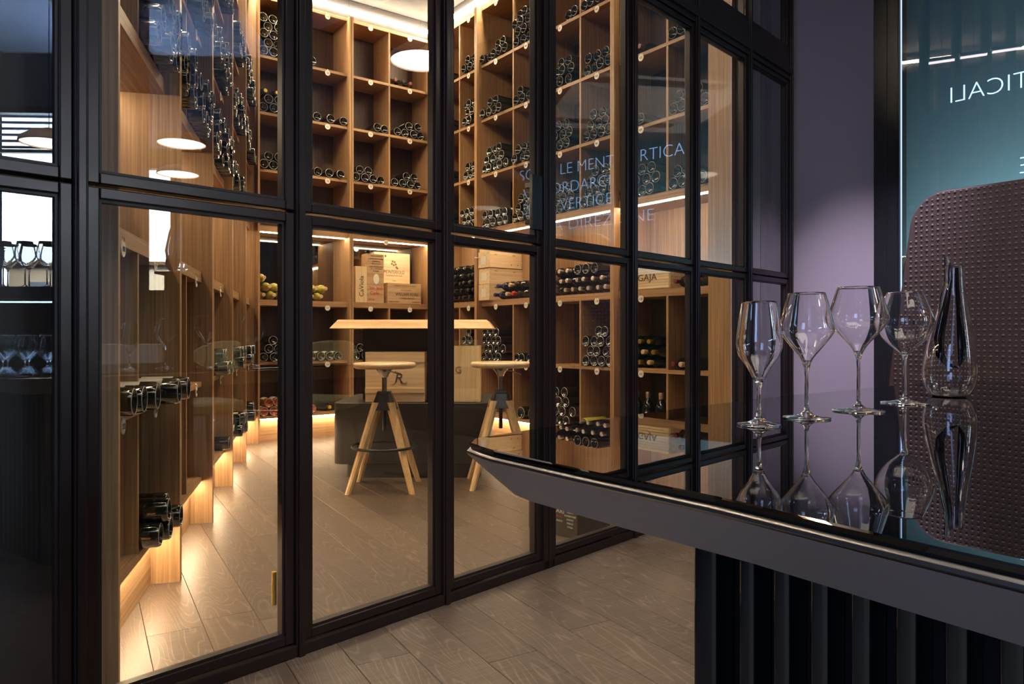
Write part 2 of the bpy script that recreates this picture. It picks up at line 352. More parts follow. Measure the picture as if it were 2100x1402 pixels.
# dark soffit over the wine room
cpoly = [pp(-0.9, -0.03), pp(3.3, -0.03), (1.9, 5.1), (-0.3, 8.4), (-3.3, 7.2), (-2.5, 1.0)]
tag(obj('ceiling_wine_room', MB().prism(cpoly, ROOMTOP-0.04, ROOMTOP), 'ceil_dark'), kind='structure')
for i, yb in enumerate((-3.2, -1.4, 0.4)):
    tag(obj('trim_%d' % (i+1), MB().box(0.4, 6.7, yb-0.09, yb+0.09, ROOMTOP+0.12, ROOMTOP+0.32), 'beam'), kind='structure')
tag(obj('trim_4', MB().box(3.1, 3.3, -4.6, 2.6, ROOMTOP+0.06, ROOMTOP+0.32), 'beam'), kind='structure')
pL = pp(-1.75)
wall('wall_left', (-3.4, -4.6), (pL[0], pL[1]), 0, ROOMTOP+0.32, 'dark_wall', side=1)
wall('wall_back', (-3.4, -4.6), (6.75, -4.6), 0, ROOMTOP+0.32, 'dark_wall', side=-1)
# dark panelling closed behind the leftmost glass bay
bq = pp(-0.60, -0.12); wall('wall_behind_left_bay', pp(-1.75, -0.12), bq, 0, ROOMTOP, 'dark_wall', 0.05)
# lilac wall between partition and lettered window
lw0 = Vector((1.78, 4.70)); lw1 = Vector(wp(-0.50, 0.0))
wall('wall_lilac', lw0, lw1, 0, ROOMTOP+0.32, 'lilac', 0.12)
post = MB().box(-0.145, -0.005, -0.02, 0.12, 0, ROOMTOP+0.3); post.box(-0.075, -0.066, -0.024, -0.02, 0, ROOMTOP+0.3)
tag(obj('trim_5', post, 'post', loc=(*wp(-0.372, 0.0), 0), rz=W_RZ), kind='structure')
# lettered window: frame, glass, writing
win = tag(empty('window_1', (*wp(0), 0), W_RZ), kind='structure')
x0, x1, xm = -0.377, 2.16, 0.57
obj('window_frame', MB().box(x0, x0+0.012, -0.02, 0.05, 0.1, 3.8).box(xm-0.02, xm+0.02, -0.02, 0.05, 0.1, 3.8).box(x1-0.04, x1, -0.02, 0.05, 0.1, 3.8)
    .box(x0, x1, -0.02, 0.05, 3.8, 3.9).box(x0, x1, -0.02, 0.05, 0, 0.1), 'post', win, bevel=0.003)
for a, b in ((x0+0.012, xm-0.02), (xm+0.02, x1-0.04)):
    obj('glass_pane', MB().box(a, b, 0.0, 0.008, 1.40, 3.8), 'wpane', win)
    obj('spandrel_panel', MB().box(a, b, 0.0, 0.02, 0.1, 1.40), 'spandrel', win)
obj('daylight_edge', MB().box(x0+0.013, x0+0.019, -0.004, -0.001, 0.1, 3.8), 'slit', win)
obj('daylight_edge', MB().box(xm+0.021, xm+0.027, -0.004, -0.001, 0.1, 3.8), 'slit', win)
# the writing is meant for the street: from inside it reads mirrored (it starts at the far right)
for body, zb, xs, wd in (('SONO LE MENTI VERTICALI', 2.28, 1.57, 1.65), ('A RICORDARCI', 2.125, 1.57, 0.92), ('CHE IL VERTICE', 1.98, 1.57, 0.93), ('È UNA DIREZIONE', 1.81, 1.57, 1.30)):
    me = text_mesh(body, 0.136, extrude=0.0008, align='LEFT', width=wd, thin=-0.0028); me.transform(Matrix.Rotation(PI, 4, 'Z')); me.materials.append(M['letter'])
    link('window_lettering', me, win, (xs, -0.004, zb))
wall('wall_window_side', wp(2.16), wp(4.6), 0, ROOMTOP+0.3, 'dark_wall')
blind = tag(empty('view_backdrop', (*wp(0), 0), W_RZ), 'teal backdrop sheet added behind the lettered window glass in place of the view', 'blind')  # added sheet, stands in for the blurred teal view outside
obj('fabric', MB().box(-0.9, 2.6, 0.65, 0.654, 0.02, 3.9), 'blind', blind)
obj('bottom_bar', MB().box(-0.9, 2.6, 0.645, 0.66, 0.0, 0.02), 'post', blind)
obj('roller', MB().lathe([(0,-0.9),(0.03,-0.9),(0.03,2.6),(0,2.6)], 16, 'x', (0,0.65,3.93)), 'post', blind, smooth=40)
q = wp(0.85, -0.12); l = light('backdrop_fill_light', 'AREA', (q[0], q[1], 1.28), (0,0,0), 17, (1.0, 0.98, 0.86), 2.4, 0.06)  # added lamp, shapes the pale pool of light on the backdrop
l.rotation_euler = (Matrix.Rotation(W_RZ, 4, 'Z') @ Matrix.Rotation(PI-0.95, 4, 'X')).to_euler()

# street window behind the viewer, seen only as a reflection
w2 = tag(empty('window_2', (6.5, -2.4, 0), PI/2), kind='structure')   # local x -> +y world, local y -> -x world
sky = MB().box(-2.2, 2.6, -2.4, -2.35, -1.0, 5.2); obj('sky_outside', sky, 'sky', w2)
fr2 = MB()
pr2 = tag(obj('pillar', MB().box(0.30, 0.93, -0.1, 0.14, 0, ROOMTOP+0.3), 'bluegrey', loc=(6.5, -2.4, 0), rz=PI/2), kind='structure')
for a in (-1.62, 0.28, 0.95, 1.34): fr2.box(a-0.04, a+0.04, -0.05, 0.05, 1.45, 3.7)
fr2.box(-1.66, 1.54, -0.05, 0.05, 1.40, 1.48).box(-1.66, 1.54, -0.05, 0.05, 3.64, 3.72).box(-1.62, 1.5, -0.03, 0.03, 3.16, 3.20)
obj('window_frame', fr2, 'post', w2)
bl = MB()
for k in range(6): bl.box(-1.6, 0.28, 0.06, 0.09, 3.2+k*0.075, 3.225+k*0.075)
for k in range(6): pass
obj('blind_slats', bl, 'bluegrey', w2); 
wr = MB().box(-2.2, -1.66, -0.06, 0.06, 0, ROOMTOP+0.3).box(1.38, 6.6, -0.06, 0.06, 0, ROOMTOP+0.3).box(0.93, 1.38, -0.06, 0.06, 2.98, 3.72).box(-1.66, 1.54, -0.06, 0.06, 0, 1.40).box(-1.66, 1.54, -0.06, 0.06, 3.72, ROOMTOP+0.3)
tag(obj('wall_right', wr, 'dark_wall', loc=(6.5, -2.4, 0), rz=PI/2), kind='structure')
fac = empty('street_house', (8.2, -2.0, 0), PI/2); tag(fac, 'pale street house seen as reflection beyond the far window', 'building')
obj('wall', MB().box(-2.1, 1.9, -0.25, 0.0, 0, 1.95), 'facade', fac)
obj('roof', MB().box(-2.15, 1.95, -0.28, 0.06, 1.95, 2.0), 'beam', fac)
for k in range(4): obj('house_window', MB().box(-1.8+k*0.65, -1.5+k*0.65, 0.0, 0.02, 1.25, 1.7), 'bluegrey', fac)
light('facade_fill_light', 'AREA', (7.1, -2.0, 3.6), (8.2, -2.0, 1.7), 500, (1, 0.95, 0.85), 1.5)  # added lamp in place of daylight on the house front
# pillar on the dining side
pil = tag(obj('pillar', MB().box(-0.2, 0.2, -0.2, 0.2, 0, ROOMTOP+0.3), 'bluegrey', loc=(4.9, -0.97, 0), rz=0.0), kind='structure')

# ---------------------------------------------------------------- glass partition (mullions, sashes, panes)
ZM, ZT, ZT2, ZC = 1.275, 2.49, 2.74, 4.02
def partition_bay(name, s0, s1, gap0=0.0, gap1=0.0, top=True):
    b = tag(empty(name, (*pp(s0), 0), P_RZ), kind='structure'); W = s1-s0
    a0, a1 = 0.015+gap0, W-0.015-gap1          # sash outer limits
    t = 0.027
    def sash(z0, z1, nm='sash_frame'):
        m = MB()
        m.box(a0, a0+t, -0.022, 0.022, z0, z1).box(a1-t, a1, -0.022, 0.022, z0, z1)
        m.box(a0+t, a1-t, -0.022, 0.022, z0, z0+t).box(a0+t, a1-t, -0.022, 0.022, z1-t, z1)
        o = obj(nm, m, 'frame', b, bevel=0.003)
        k = 0.007; g = MB()                    # glazing bead, set back
        g.box(a0+t, a0+t+k, -0.013, 0.013, z0+t, z1-t).box(a1-t-k, a1-t, -0.013, 0.013, z0+t, z1-t)
        g.box(a0+t+k, a1-t-k, -0.013, 0.013, z0+t, z0+t+k).box(a0+t+k, a1-t-k, -0.013, 0.013, z1-t-k, z1-t)
        obj('glazing_bead', g, 'frame_in', o)
        obj('glass_pane', MB().box(a0+t+0.001, a1-t-0.001, -0.003, 0.003, z0+t+0.001, z1-t-0.001), 'pane', o)
    sash(0.038, ZM-0.004); sash(ZM+0.004, ZT+0.027)
    if top: sash(ZT2-0.03, ZC)
    obj('sill_rail', MB().box(0.0, W, -0.034, 0.034, 0.0, 0.034), 'frame', b, bevel=0.003)
    obj('head_beam', MB().box(0.0, W, -0.03, 0.03, ZT+0.03, ZT2-0.033).box(0.0, W, -0.042, 0.042, ZT+0.06, ZT+0.10), 'frame', b, bevel=0.003)
    return b
S = [-1.70, -1.165, -0.596, -0.030, 0.528, 1.078, 1.665, 2.235, 2.83, 3.40]
names = ['window_3', 'window_4', 'window_5', 'door_1', 'door_2', 'window_6', 'window_7', 'window_8', 'window_9']
bays = []
for i, nm in enumerate(names):
    bays.append(partition_bay(nm, S[i], S[i+1], 0.0, 0.03 if nm == 'door_2' else 0.0))
for i, s in enumerate(S):
    wd = 0.015
    m = MB().box(-wd, wd, -0.034, 0.034, 0.0, ZC).box(-wd+0.005, wd-0.005, -0.042, -0.034, 0.0, ZC)
    if abs(s-1.078) < 0.01: m = MB().box(-wd-0.03, wd+0.006, -0.034, 0.034, 0.0, ZC).box(-0.017, -0.013, -0.038, -0.034, 0, ZC)
    tag(obj('mullion', m, 'frame', loc=(*pp(s), 0), rz=P_RZ, bevel=0.003), kind='structure')
mh = obj('door_handle', MB().box(0.405, 0.462, -0.062, -0.046, 1.325, 1.535).box(0.425, 0.44, -0.047, -0.003, 1.35, 1.37).box(0.425, 0.44, -0.047, -0.003, 1.49, 1.51), 'black', bays[4], bevel=0.002)
hg = obj('hinge', MB().lathe([(0,0.145),(0.007,0.145),(0.007,0.24),(0,0.24)], 12, 'z', (S[3]-S[2]-0.05, 0.03, 0)), 'foil_gold', bays[2], smooth=40)

# ---------------------------------------------------------------- wine shelving
DEP = 0.34
class Frame2:
    def __init__(s, o, d): s.o = Vector(o); s.d = Vector(d).normalized(); s.y = Vector((-s.d.y, s.d.x)); s.rz = math.atan2(s.d.y, s.d.x)
    def w(s, x, y): q = s.o + s.d*x + s.y*y; return (q.x, q.y)
LD = Vector((-0.2597, 0.9657)).normalized(); LY = Vector((-LD.y, LD.x))
FL = Frame2(Vector((-1.247, 2.754)) + LY*0.05, LD)
FC = Frame2((-2.10, 6.29), (0.8029, 0.5961))
FR = Frame2((-0.812, 7.246), (0.596, -0.803))
ZTOP = 3.81
def shelf_unit(F, x0, x1, mid, label, end_panel=0.0, ly=0.022):
    u = tag(empty('wine_shelf_unit', (*F.w(x0, 0), 0), F.rz), label, 'shelf', 'tall oak wine shelving units around the room')
    W = x1-x0; t = 0.018; m = mid-x0
    for a in (0, W-t): obj('side_panel', MB().box(a, a+t, -0.05, DEP, 0, ZTOP+0.03), 'oak_v', u)
    for lv in ('L0', 'L1', 'U2', 'U3', 'U4'):
        z = LEV[lv]; obj('shelf', MB().box(t, W-t, 0, DEP-0.012, z-0.024, z), 'oak_h', u)
    for z0, z1 in ((1.18, 1.23), (1.815, 1.865), (ZTOP, ZTOP+0.03)): obj('shelf', MB().box(t, W-t, 0, DEP-0.012, z0, z1), 'oak_h', u)
    dz = [(LEV['L0'], LEV['L1']-0.024), (LEV['L1'], 1.18), (LEV['U1'], LEV['U2']-0.024), (LEV['U2'], LEV['U3']-0.024), (LEV['U3'], LEV['U4']-0.024), (LEV['U4'], ZTOP)]
    for z0, z1 in dz: obj('divider', MB().box(m-0.009, m+0.009, 0.004, DEP-0.012, z0, z1), 'oak_v', u)
    obj('back_panel', MB().box(t, W-t, DEP-0.012, DEP, 0.2, 1.18).box(t, W-t, DEP-0.012, DEP, 1.865, ZTOP), 'dark_back', u)
    obj('niche_back', MB().box(t, W-t, DEP-0.012, DEP-0.004, 1.23, 1.815), 'oak_v' if F is FR else 'niche_mirror', u)
    obj('plinth', MB().box(t, W-t, 0.05, 0.068, 0.0, 0.206), 'oak_h', u)
    obj('led_strip', MB().box(t+0.01, W-t-0.01, ly, ly+0.014, 1.808, 1.8145), 'led', u)
    obj('led_strip', MB().box(t+0.01, W-t-0.01, 0.016, 0.030, 0.1995, 0.2055), 'led_low', u)
    obj('cove_strip', MB().box(-0.01, W+0.01, -0.02, 0.004, 3.905, 3.93), 'led_top', u)
    obj('cornice', MB().box(0, W, 0.01, DEP, ZTOP+0.03, ROOMTOP-0.045), 'ceil_dark', u)
    if end_panel: obj('end_panel', MB().box(W, W+end_panel, -0.05, -0.02, 0, ROOMTOP-0.05), 'oak_v', u)
    return u
LS = [-1.81, -0.905, 0.0, 0.894, 1.80, 2.70, 3.66]
for i in range(6):
    if i == 0: continue
    shelf_unit(FL, LS[i], LS[i+1]-0.001 if i < 5 else LS[6]-0.04, (LS[i]+LS[i+1])/2+0.02,
               'tall oak wine shelving unit in the left-hand run, %s from the glass wall' % ('', 'first', 'second', 'third', 'fourth', 'fifth')[i], ly=0.22)
shelf_unit(FC, -0.10, 0.748, 0.335, 'oak wine shelving unit on the far wall, its niche holding yellow-green bottles')
shelf_unit(FC, 0.752, 1.600, 1.160, 'oak wine shelving unit on the far wall, its niche holding stacked wooden wine boxes')
RU = [0.05, 0.885, 1.760, 2.605, 3.455]; RM = [0.5355, 1.3736, 2.213, 3.0627]
rl_ = ['oak shelving unit nearest the far corner of the right run, niche full of dark necks', 'oak shelving unit in the right run, niche holding three pale crates',
       'oak shelving unit in the right run, niche with silver-capped bottles', 'oak shelving unit at the right end, niche holding one slatted crate']
for i in range(4): shelf_unit(FR, RU[i]+0.001, RU[i+1]-0.001, RM[i], rl_[i], end_panel=0.155 if i == 3 else 0)
# room wall behind the units and the short dark wall beside the last one
a = FR.w(3.61, 0.0); b = FR.w(3.70, 0.0); wall('wall_wine_room_right', a, b, 0, ROOMTOP, 'grey_wall', 0.1)
wall('wall_behind_right_bay', pp(2.93, -0.09), pp(3.42, -0.09), 0, ROOMTOP, 'dark_wall', 0.05)
wall('wall_wine_room_far', FC.w(-0.45, DEP+0.02), FC.w(2.1, DEP+0.02), 0, ROOMTOP, 'dark_wall')
wall('wall_wine_room_left', FL.w(-1.1, DEP+0.02), FL.w(4.0, DEP+0.02), 0, ROOMTOP, 'dark_wall')
wall('wall_wine_room_side', FR.w(-0.4, DEP+0.02), FR.w(3.6, DEP+0.02), 0, ROOMTOP, 'dark_wall')
tag(obj('trim_6', MB().box(0, 0.06, -0.01, 0.10, 0, ROOMTOP-0.05), 'oak_v', loc=(*FR.w(-0.012, 0.0), 0), rz=FR.rz), kind='structure')

# ---------------------------------------------------------------- bottles
R = 0.0405
def bottle_profile(r=R, L=0.30, body=0.19):
    return [(0, 0.028), (0.012, 0.026), (r*0.62, 0.010), (r*0.86, 0.0010), (r*0.89, 0.0), (r*0.935, 0.0018), (r, 0.011), (r, body), (r*0.97, body+0.012), (r*0.80, body+0.034), (r*0.52, body+0.052),
            (r*0.38, body+0.064), (0.0145, body+0.075), (0.0138, L-0.022), (0.0155, L-0.020), (0.0155, L-0.004), (0.0135, L), (0, L)]
def bottle_mesh(glass, foil, r=R, seg=20, heel_glint='heel_glint'):
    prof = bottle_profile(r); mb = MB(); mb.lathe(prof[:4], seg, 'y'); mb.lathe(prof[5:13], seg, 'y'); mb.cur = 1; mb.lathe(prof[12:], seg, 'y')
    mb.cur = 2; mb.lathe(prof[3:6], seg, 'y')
    return mb.mesh('bottle', [glass, foil, heel_glint], 50)
def capsule_mesh(foil, r=R):
    return MB().lathe([(0.0152, 0.238), (0.0150, 0.277), (0.0168, 0.279), (0.0168, 0.298), (0.0145, 0.3015), (0, 0.3015)], 16, 'y').mesh('capsule', foil, 50)
def label_mesh(mat, r=R):
    mb = MB(); n = 10; vs = []
    for k in range(n+1):
        a = -1.1+2.2*k/n
        for y in (0.05, 0.15): vs.append(((r+0.0006)*math.sin(a), y, (r+0.0006)*math.cos(a)))
    mb.add(vs, [(2*k, 2*k+2, 2*k+3, 2*k+1) for k in range(n)]); return mb.mesh('paper_label', mat, 60)
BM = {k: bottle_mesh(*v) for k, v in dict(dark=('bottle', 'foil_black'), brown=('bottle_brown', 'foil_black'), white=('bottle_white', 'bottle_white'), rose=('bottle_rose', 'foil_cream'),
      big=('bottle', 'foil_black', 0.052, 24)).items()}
CAPM = {k: capsule_mesh('foil_'+k) for k in ('silver', 'gold', 'black', 'red', 'blue', 'cream', 'wine')}
LBM = {'paper': label_mesh('paper'), 'paper_y': label_mesh('paper_y')}
ORD = ['first', 'second', 'third', 'fourth', 'fifth', 'sixth', 'seventh', 'eighth', 'ninth', 'tenth', 'eleventh']
ROWN = ['bottom', 'second', 'third', 'fourth', 'fifth', 'sixth', 'seventh']
rb = random.Random(11)
CLRN = dict(dark='dark', brown='brown glass', white='yellow-green', rose='amber rosé', big='large dark')
QUEUE = []
def bottle(F, x, z, kind='dark', neck=False, cap=None, lab=None, y=0.015, label='', group='', r=R, yaw=0.0, stand=False):
    """bottles are queued; the ones that show largest become objects of their own, the rest one heap"""
    rz = F.rz + (PI if neck else 0) + yaw
    q = F.w(x, y + (0.30 if neck else 0)); f = F.w(x, y)
    if stand: mat = Matrix.Translation((q[0], q[1], z+0.001)) @ Matrix.Rotation(rz, 4, 'Z') @ Matrix.Rotation(PI/2, 4, 'X')
    else: mat = Matrix.Translation((q[0], q[1], z+r+0.0008)) @ Matrix.Rotation(rz, 4, 'Z')
    sx = 1050+1500*f[0]/f[1]; sy = 688-1500*(z+r-EYE)/f[1]
    if not (-60 < sx < 2160 and -50 < sy < 1450): return
    QUEUE.append(dict(mat=mat, kind=kind, cap=cap, lab=lab, label=label, group=group, d=f[1], roll=rb.uniform(-0.5, 0.5)))
def flush_bottles(limit=300):
    QUEUE.sort(key=lambda b: b['d'])
    for b in QUEUE[:limit]:
        o = D.objects.new('wine_bottle', BM[b['kind']]); COL.objects.link(o); o.matrix_world = b['mat']
        tag(o, b['label'], 'bottle', b['group'])
        if b['cap']: link('capsule', CAPM[b['cap']], o)
        if b['lab']: link('paper_label', LBM[b['lab']], o).rotation_euler = (0, b['roll'], 0)
    rest = QUEUE[limit:]
    if rest:
        mats = []; vs = []; fs = []; mi = []
        def put(me, mat):
            base = len(vs); vs.extend(tuple(mat @ v.co) for v in me.vertices)
            ids = []
            for m in me.materials:
                if m not in mats: mats.append(m)
                ids.append(mats.index(m))
            for p in me.polygons: fs.append(tuple(base+i for i in p.vertices)); mi.append(ids[p.material_index])
        for b in rest:
            put(BM[b['kind']], b['mat'])
            if b['cap']: put(CAPM[b['cap']], b['mat'])
            if b['lab']: put(LBM[b['lab']], b['mat'] @ Matrix.Rotation(b['roll'], 4, 'Y'))
        me = D.meshes.new('wine_bottles')
        me.from_pydata(vs, [], fs)
        for m in mats: me.materials.append(m)
        me.polygons.foreach_set('material_index', mi); me.shade_smooth(); me.set_sharp_from_angle(angle=math.radians(50))
        o = link('wine_bottles', me); tag(o, 'farthest dark wine bottles heaped in the cubbies around the far corner', 'bottles', None, 'stuff')
    return len(QUEUE)
def stack(F, xa, xb, lev, rows, where, off=0.0, neck=False, kind='dark', caps=None, labs=0.0, r=R, right=False, y=-0.012, jit=0.018, extra=None, pitch=None):
    """rows: bottles per row from the bottom; each row sits in the valleys of the row below"""
    z0 = LEV[lev]; p = pitch or (2*r+0.0035); hz = math.sqrt(max((2*r+0.002)**2-(p/2)**2, 0)); n0 = rows[0]
    W = xb-xa; base = xa+r+0.004+off
    if right: base = xb-r-0.004-(n0-1)*p-off
    shift = 0.0; prev = n0
    for k, n in enumerate(rows):
        if k:
            if n == prev: shift += p/2 if (k % 2) else -p/2
            elif n < prev: shift += p/2 + (0 if n == prev-1 else (rb.randint(0, prev-1-n))*p)
            prev = n
        for i in range(n):
            x = base+shift+i*p
            kd = kind[i % len(kind)] if isinstance(kind, (list, tuple)) else kind
            cp = caps[(i+k) % len(caps)] if caps else None
            lb = 'paper' if rb.random() < labs else None
            nk = neck if not callable(neck) else neck(k, i)
            end = 'neck outward' if nk else 'base outward'
            lab = '%s %s bottle, %s, %s row, %s from left' % (CLRN[kd], 'neck-out' if nk else 'base-out', where, ROWN[k], ORD[i])
            bottle(F, x, z0+k*hz, kd, nk, cp if (nk or not caps) else None, lb, y+rb.uniform(-jit, jit), lab, 'bottles in '+where, r)
# columns (shelf-front coordinates) between the uprights
CA1, CA2, CB1, CB2 = (-0.082, 0.326), (0.344, 0.730), (0.770, 1.151), (1.169, 1.582)
RC = []
for i in range(4): RC += [(RU[i]+0.019, RM[i]-0.009), (RM[i]+0.009, RU[i+1]-0.019)]
LC = []
for i in range(1, 6): mm = (LS[i]+LS[i+1])/2+0.02; LC += [(LS[i]+0.018, mm-0.009), (mm+0.009, LS[i+1]-0.019)]
NUM = {'U4': 12, 'U3': 34, 'U2': 56, 'U1': 78, 'L1': 111, 'L0': 133}
SHW = dict(L0='lowest', L1='second', U1='fourth', U2='fifth', U3='sixth', U4='seventh')
def cub(lev, idx):
    if idx < 3: return 'far wall %s column, %s shelf up' % (ORD[idx+1], SHW[lev])
    return 'right run %s column, %s shelf up' % (ORD[idx-3], SHW[lev])
A1, A2, B1, B2 = -1, 0, 1, 2
# far wall
st = [(CA1, 'U4', [4,4,4,4,4], A1, {}), (CA2, 'U4', [1], A2, dict(off=0.0)), (CB2, 'U4', [3], B2, dict(neck=True, caps=['wine','black'])),
      (CA1, 'U3', [4,4], A1, {}), (CA2, 'U3', [3], A2, dict(off=0.05, labs=.5, pitch=0.125)), (CB1, 'U3', [2], B1, dict(right=True, labs=.5)), (CB2, 'U3', [4,2], B2, dict(labs=.3, off=.03)),
      (CA1, 'U2', [4,2], A1, {}), (CA2, 'U2', [3], A2, dict(off=0.06, labs=.4, pitch=0.105)), (CB1, 'U2', [4,2], B1, dict(labs=.3)), (CB2, 'U2', [4,2], B2, dict(labs=.2)),
      (CA2, 'U1', [1], A2, dict()), (CB1, 'U1', [1], B1, dict(off=.13, labs=1.0)),
      (CA1, 'L1', [4,4,3], A1, {}), (CA2, 'L1', [4], A2, dict(labs=1.0)), (CB1, 'L1', [3,1], B1, {}),
      (CA1, 'L0', [4,4], A1, dict(kind='rose', labs=1.0)), (CA2, 'L0', [1], A2, dict(kind='rose', off=.0)), (CB1, 'L0', [2], B1, dict(neck=True, caps=['wine', 'black']))]
for (xa, xb), lv, rows, idx, kw in st: stack(FC, xa, xb, lv, rows, cub(lv, idx), **kw)
for i in range(3): bottle(FC, CA1[0]+0.07+i*0.1, LEV['U3']+0.150, 'dark', True, 'gold', None, 0.02, 'gold-capped bottle lying on the pile, far wall first column, %s of three' % ORD[i], 'gold-capped bottles on a far wall pile')
for i in range(2): bottle(FC, CA2[1]-0.16+i*0.09-0.0, LEV['L0'], 'dark', True, ('gold', 'wine')[i], None, 0.02, ('gold', 'wine-red')[i]+'-capped bottle beside the large amber bottle, far wall bottom shelf')
stack(FC, -0.08, 0.62, 'N', [7, 7], 'lit far wall niche of pale bottles', neck=True, kind='white', caps=['cream'], off=0.0)
bottle(FC, -0.03, LEV['N']+0.148, 'white', True, 'cream', None, 0.0, 'single yellow-green bottle lying on top of the pile in the lit niche')
# right-hand run, R1..R8
rr_ = [(0,'U4',[3,1],{}),(1,'U4',[3,2],dict(right=True)),(2,'U4',[5,2],dict()),(3,'U4',[4,4,4,3],{}),(4,'U4',[2],dict(right=True)),(5,'U4',[3],dict()),(7,'U4',[2,2],dict(off=.0)),
       (0,'U3',[4,3],{}),(1,'U3',[3,3,3],dict(right=True)),(2,'U3',[4,2],dict()),(3,'U3',[4,1],{}),(4,'U3',[4,4,2],dict()),(5,'U3',[4,4],dict(right=True)),(6,'U3',[3],dict(neck=True,caps=['wine','black'])),(7,'U3',[4,2],{}),
       (0,'U2',[4,3],{}),(1,'U2',[3,2],dict(right=True)),(2,'U2',[5,4,3],{}),(3,'U2',[4,3],{}),(4,'U2',[4,4,3],{}),(5,'U2',[4,3,2],dict(off=.02)),(6,'U2',[3],dict()),(7,'U2',[4,3],{}),
       (0,'U1',[5,4,3],{}),(1,'U1',[3,3,3],{}),(2,'U1',[5,4],dict(labs=.15)),(3,'U1',[4,4,3],{}),(4,'U1',[4,4,3],{}),(5,'U1',[4,4,3,3],{}),(6,'U1',[4,4,3],{}),(7,'U1',[4,2],{}),
       (1,'L1',[3,3,3,1],dict(right=True)),(2,'L1',[4,4,4,3],dict()),(3,'L1',[3],dict()),(5,'L1',[4,4,4,2],dict(right=True)),(6,'L1',[3,3,3],dict(neck=True,caps=['gold','gold','cream'],y=.06)),(7,'L1',[2],dict(neck=True,caps=['wine','cream'])),
       (4,'L0',[4,4,3,2],dict(kind=['dark','brown'])),(5,'L0',[1],dict(labs=0,kind='white'))]
for c, lv, rows, kw in rr_: stack(FR, RC[c][0], RC[c][1], lv, rows, cub(lv, 3+c), **kw)
bottle(FR, RC[3][0]+0.10, LEV['L0'], 'big', False, None, None, 0.0, 'large dark bottle lying base outward low in the right run', r=0.052)
bottle(FR, RC[3][0]+0.25, LEV['L0']+0.0, 'big', False, None, None, 0.0, 'second large dark bottle lying base outward low in the right run', r=0.052)
stack(FR, RC[0][0], RC[1][1], 'N', [8,8,8,8,8], 'corner niche of dark necks', neck=True, caps=['black'], off=0.02, y=0.0, pitch=0.098)
stack(FR, RC[4][0], RC[5][1], 'N', [8,7], 'niche of silver caps', neck=True, caps=['silver'], off=0.01, y=0.0, labs=.3, pitch=0.095)
for i in range(6): bottle(FR, RC[4][0]+0.10+i*0.092+(0.0 if i < 3 else .03), LEV['N']+0.145, 'dark', i < 3, 'silver' if i < 3 else None, 'paper' if i in (3,) else None, 0.0, 'dark bottle on top of the silver-capped pile, %s from the left' % ORD[i], 'bottles on top of the silver-capped pile')
for i, cp in enumerate(('blue', 'blue', 'cream', 'red', 'black')):
    bottle(FR, 1.150+i*0.086, LEV['N'], 'dark', True, cp, None, -0.03, 'dark bottle with %s cap, %s beside the pale crates' % ({'blue':'navy','cream':'cream','red':'red','black':'black'}[cp], ORD[i]))
for i in range(4):
    bottle(FR, 1.193+i*0.086, LEV['N']+0.073, 'dark', True, ('blue','blue','cream','black')[i], None, -0.03, 'dark bottle with %s cap lying %s on the row beside the pale crates' % (('navy','navy','cream','black')[i], ORD[i]))
for i in range(3):
    bottle(FR, 3.15+i*0.086, LEV['N'], 'dark', True, 'wine', None, -0.02, 'wine-red-capped bottle beside the slatted crate, %s from the crate' % ORD[i])
for i in range(2):
    bottle(FR, 3.193+i*0.086, LEV['N']+0.073, 'dark', True, 'wine', None, -0.02, 'wine-red-capped bottle upon the row beside the slatted crate, %s' % ('inner','outer')[i])
# standing bottles low on the right
for i, (dx, lab) in enumerate(((0.08, None), (0.18, None), (0.30, 'paper'))):
    bottle(FR, RC[6][0]+dx, LEV['L0'], 'dark', False, 'silver' if i < 2 else 'cream', lab, 0.1, ('standing dark bottle with silver cap by the divider, low right', 'standing dark bottle with silver cap, middle of three low right', 'standing dark bottle with a white label, low right')[i], stand=True)
# left run
ll = [(1,'L1',[3],dict(labs=1.0,y=-.10,off=.0)),(0,'L1',[4],dict(labs=.7,right=True,y=-.07)),(1,'L0',[4,2],dict(y=-.06)),
      (1,'U1',[4,4,3],dict(y=-.06)),(2,'U1',[4,4,4],{}),(3,'U1',[4,4,4],{}),(4,'U1',[4,4,3],{}),(5,'U1',[4,4,4],{}),(6,'U1',[4,3],{}),(7,'U1',[4,4],{}),(8,'U1',[3],{}),(9,'U1',[3,2],{}),
      (2,'U2',[4,4,4,3],{}),(3,'U2',[4,4,4],{}),(4,'U2',[4,4,3],{}),(5,'U2',[4,4,4],dict(labs=.2)),(6,'U2',[4,4],{}),(7,'U2',[4,4,4],{}),(8,'U2',[4,3],{}),(9,'U2',[4],{}),
      (5,'U3',[4,4],{}),(7,'U3',[4,4,4],{}),(8,'U3',[4,4,2],{}),(9,'U3',[4,4],{}),
      (5,'L1',[3,2],{}),(7,'L1',[3,3],{}),(9,'L1',[3,2],{}),(5,'L0',[1],dict(right=True)),(7,'L0',[4,3],dict(labs=.3)),(9,'L0',[3,2],{})]
for _r in ll: _r[3].setdefault('y', -0.055)
LN = ['first', 'first', 'second', 'second', 'third', 'third', 'fourth', 'fourth', 'fifth', 'fifth']
RWN = dict(L0='lowest', L1='second-lowest', U1='first upper', U2='second upper', U3='third upper')
for c, lv, rows, kw in ll:
    stack(FL, LC[c][0], LC[c][1], lv, rows, 'left run %s column, %s shelf up' % (ORD[c], SHW[lv]), **kw)
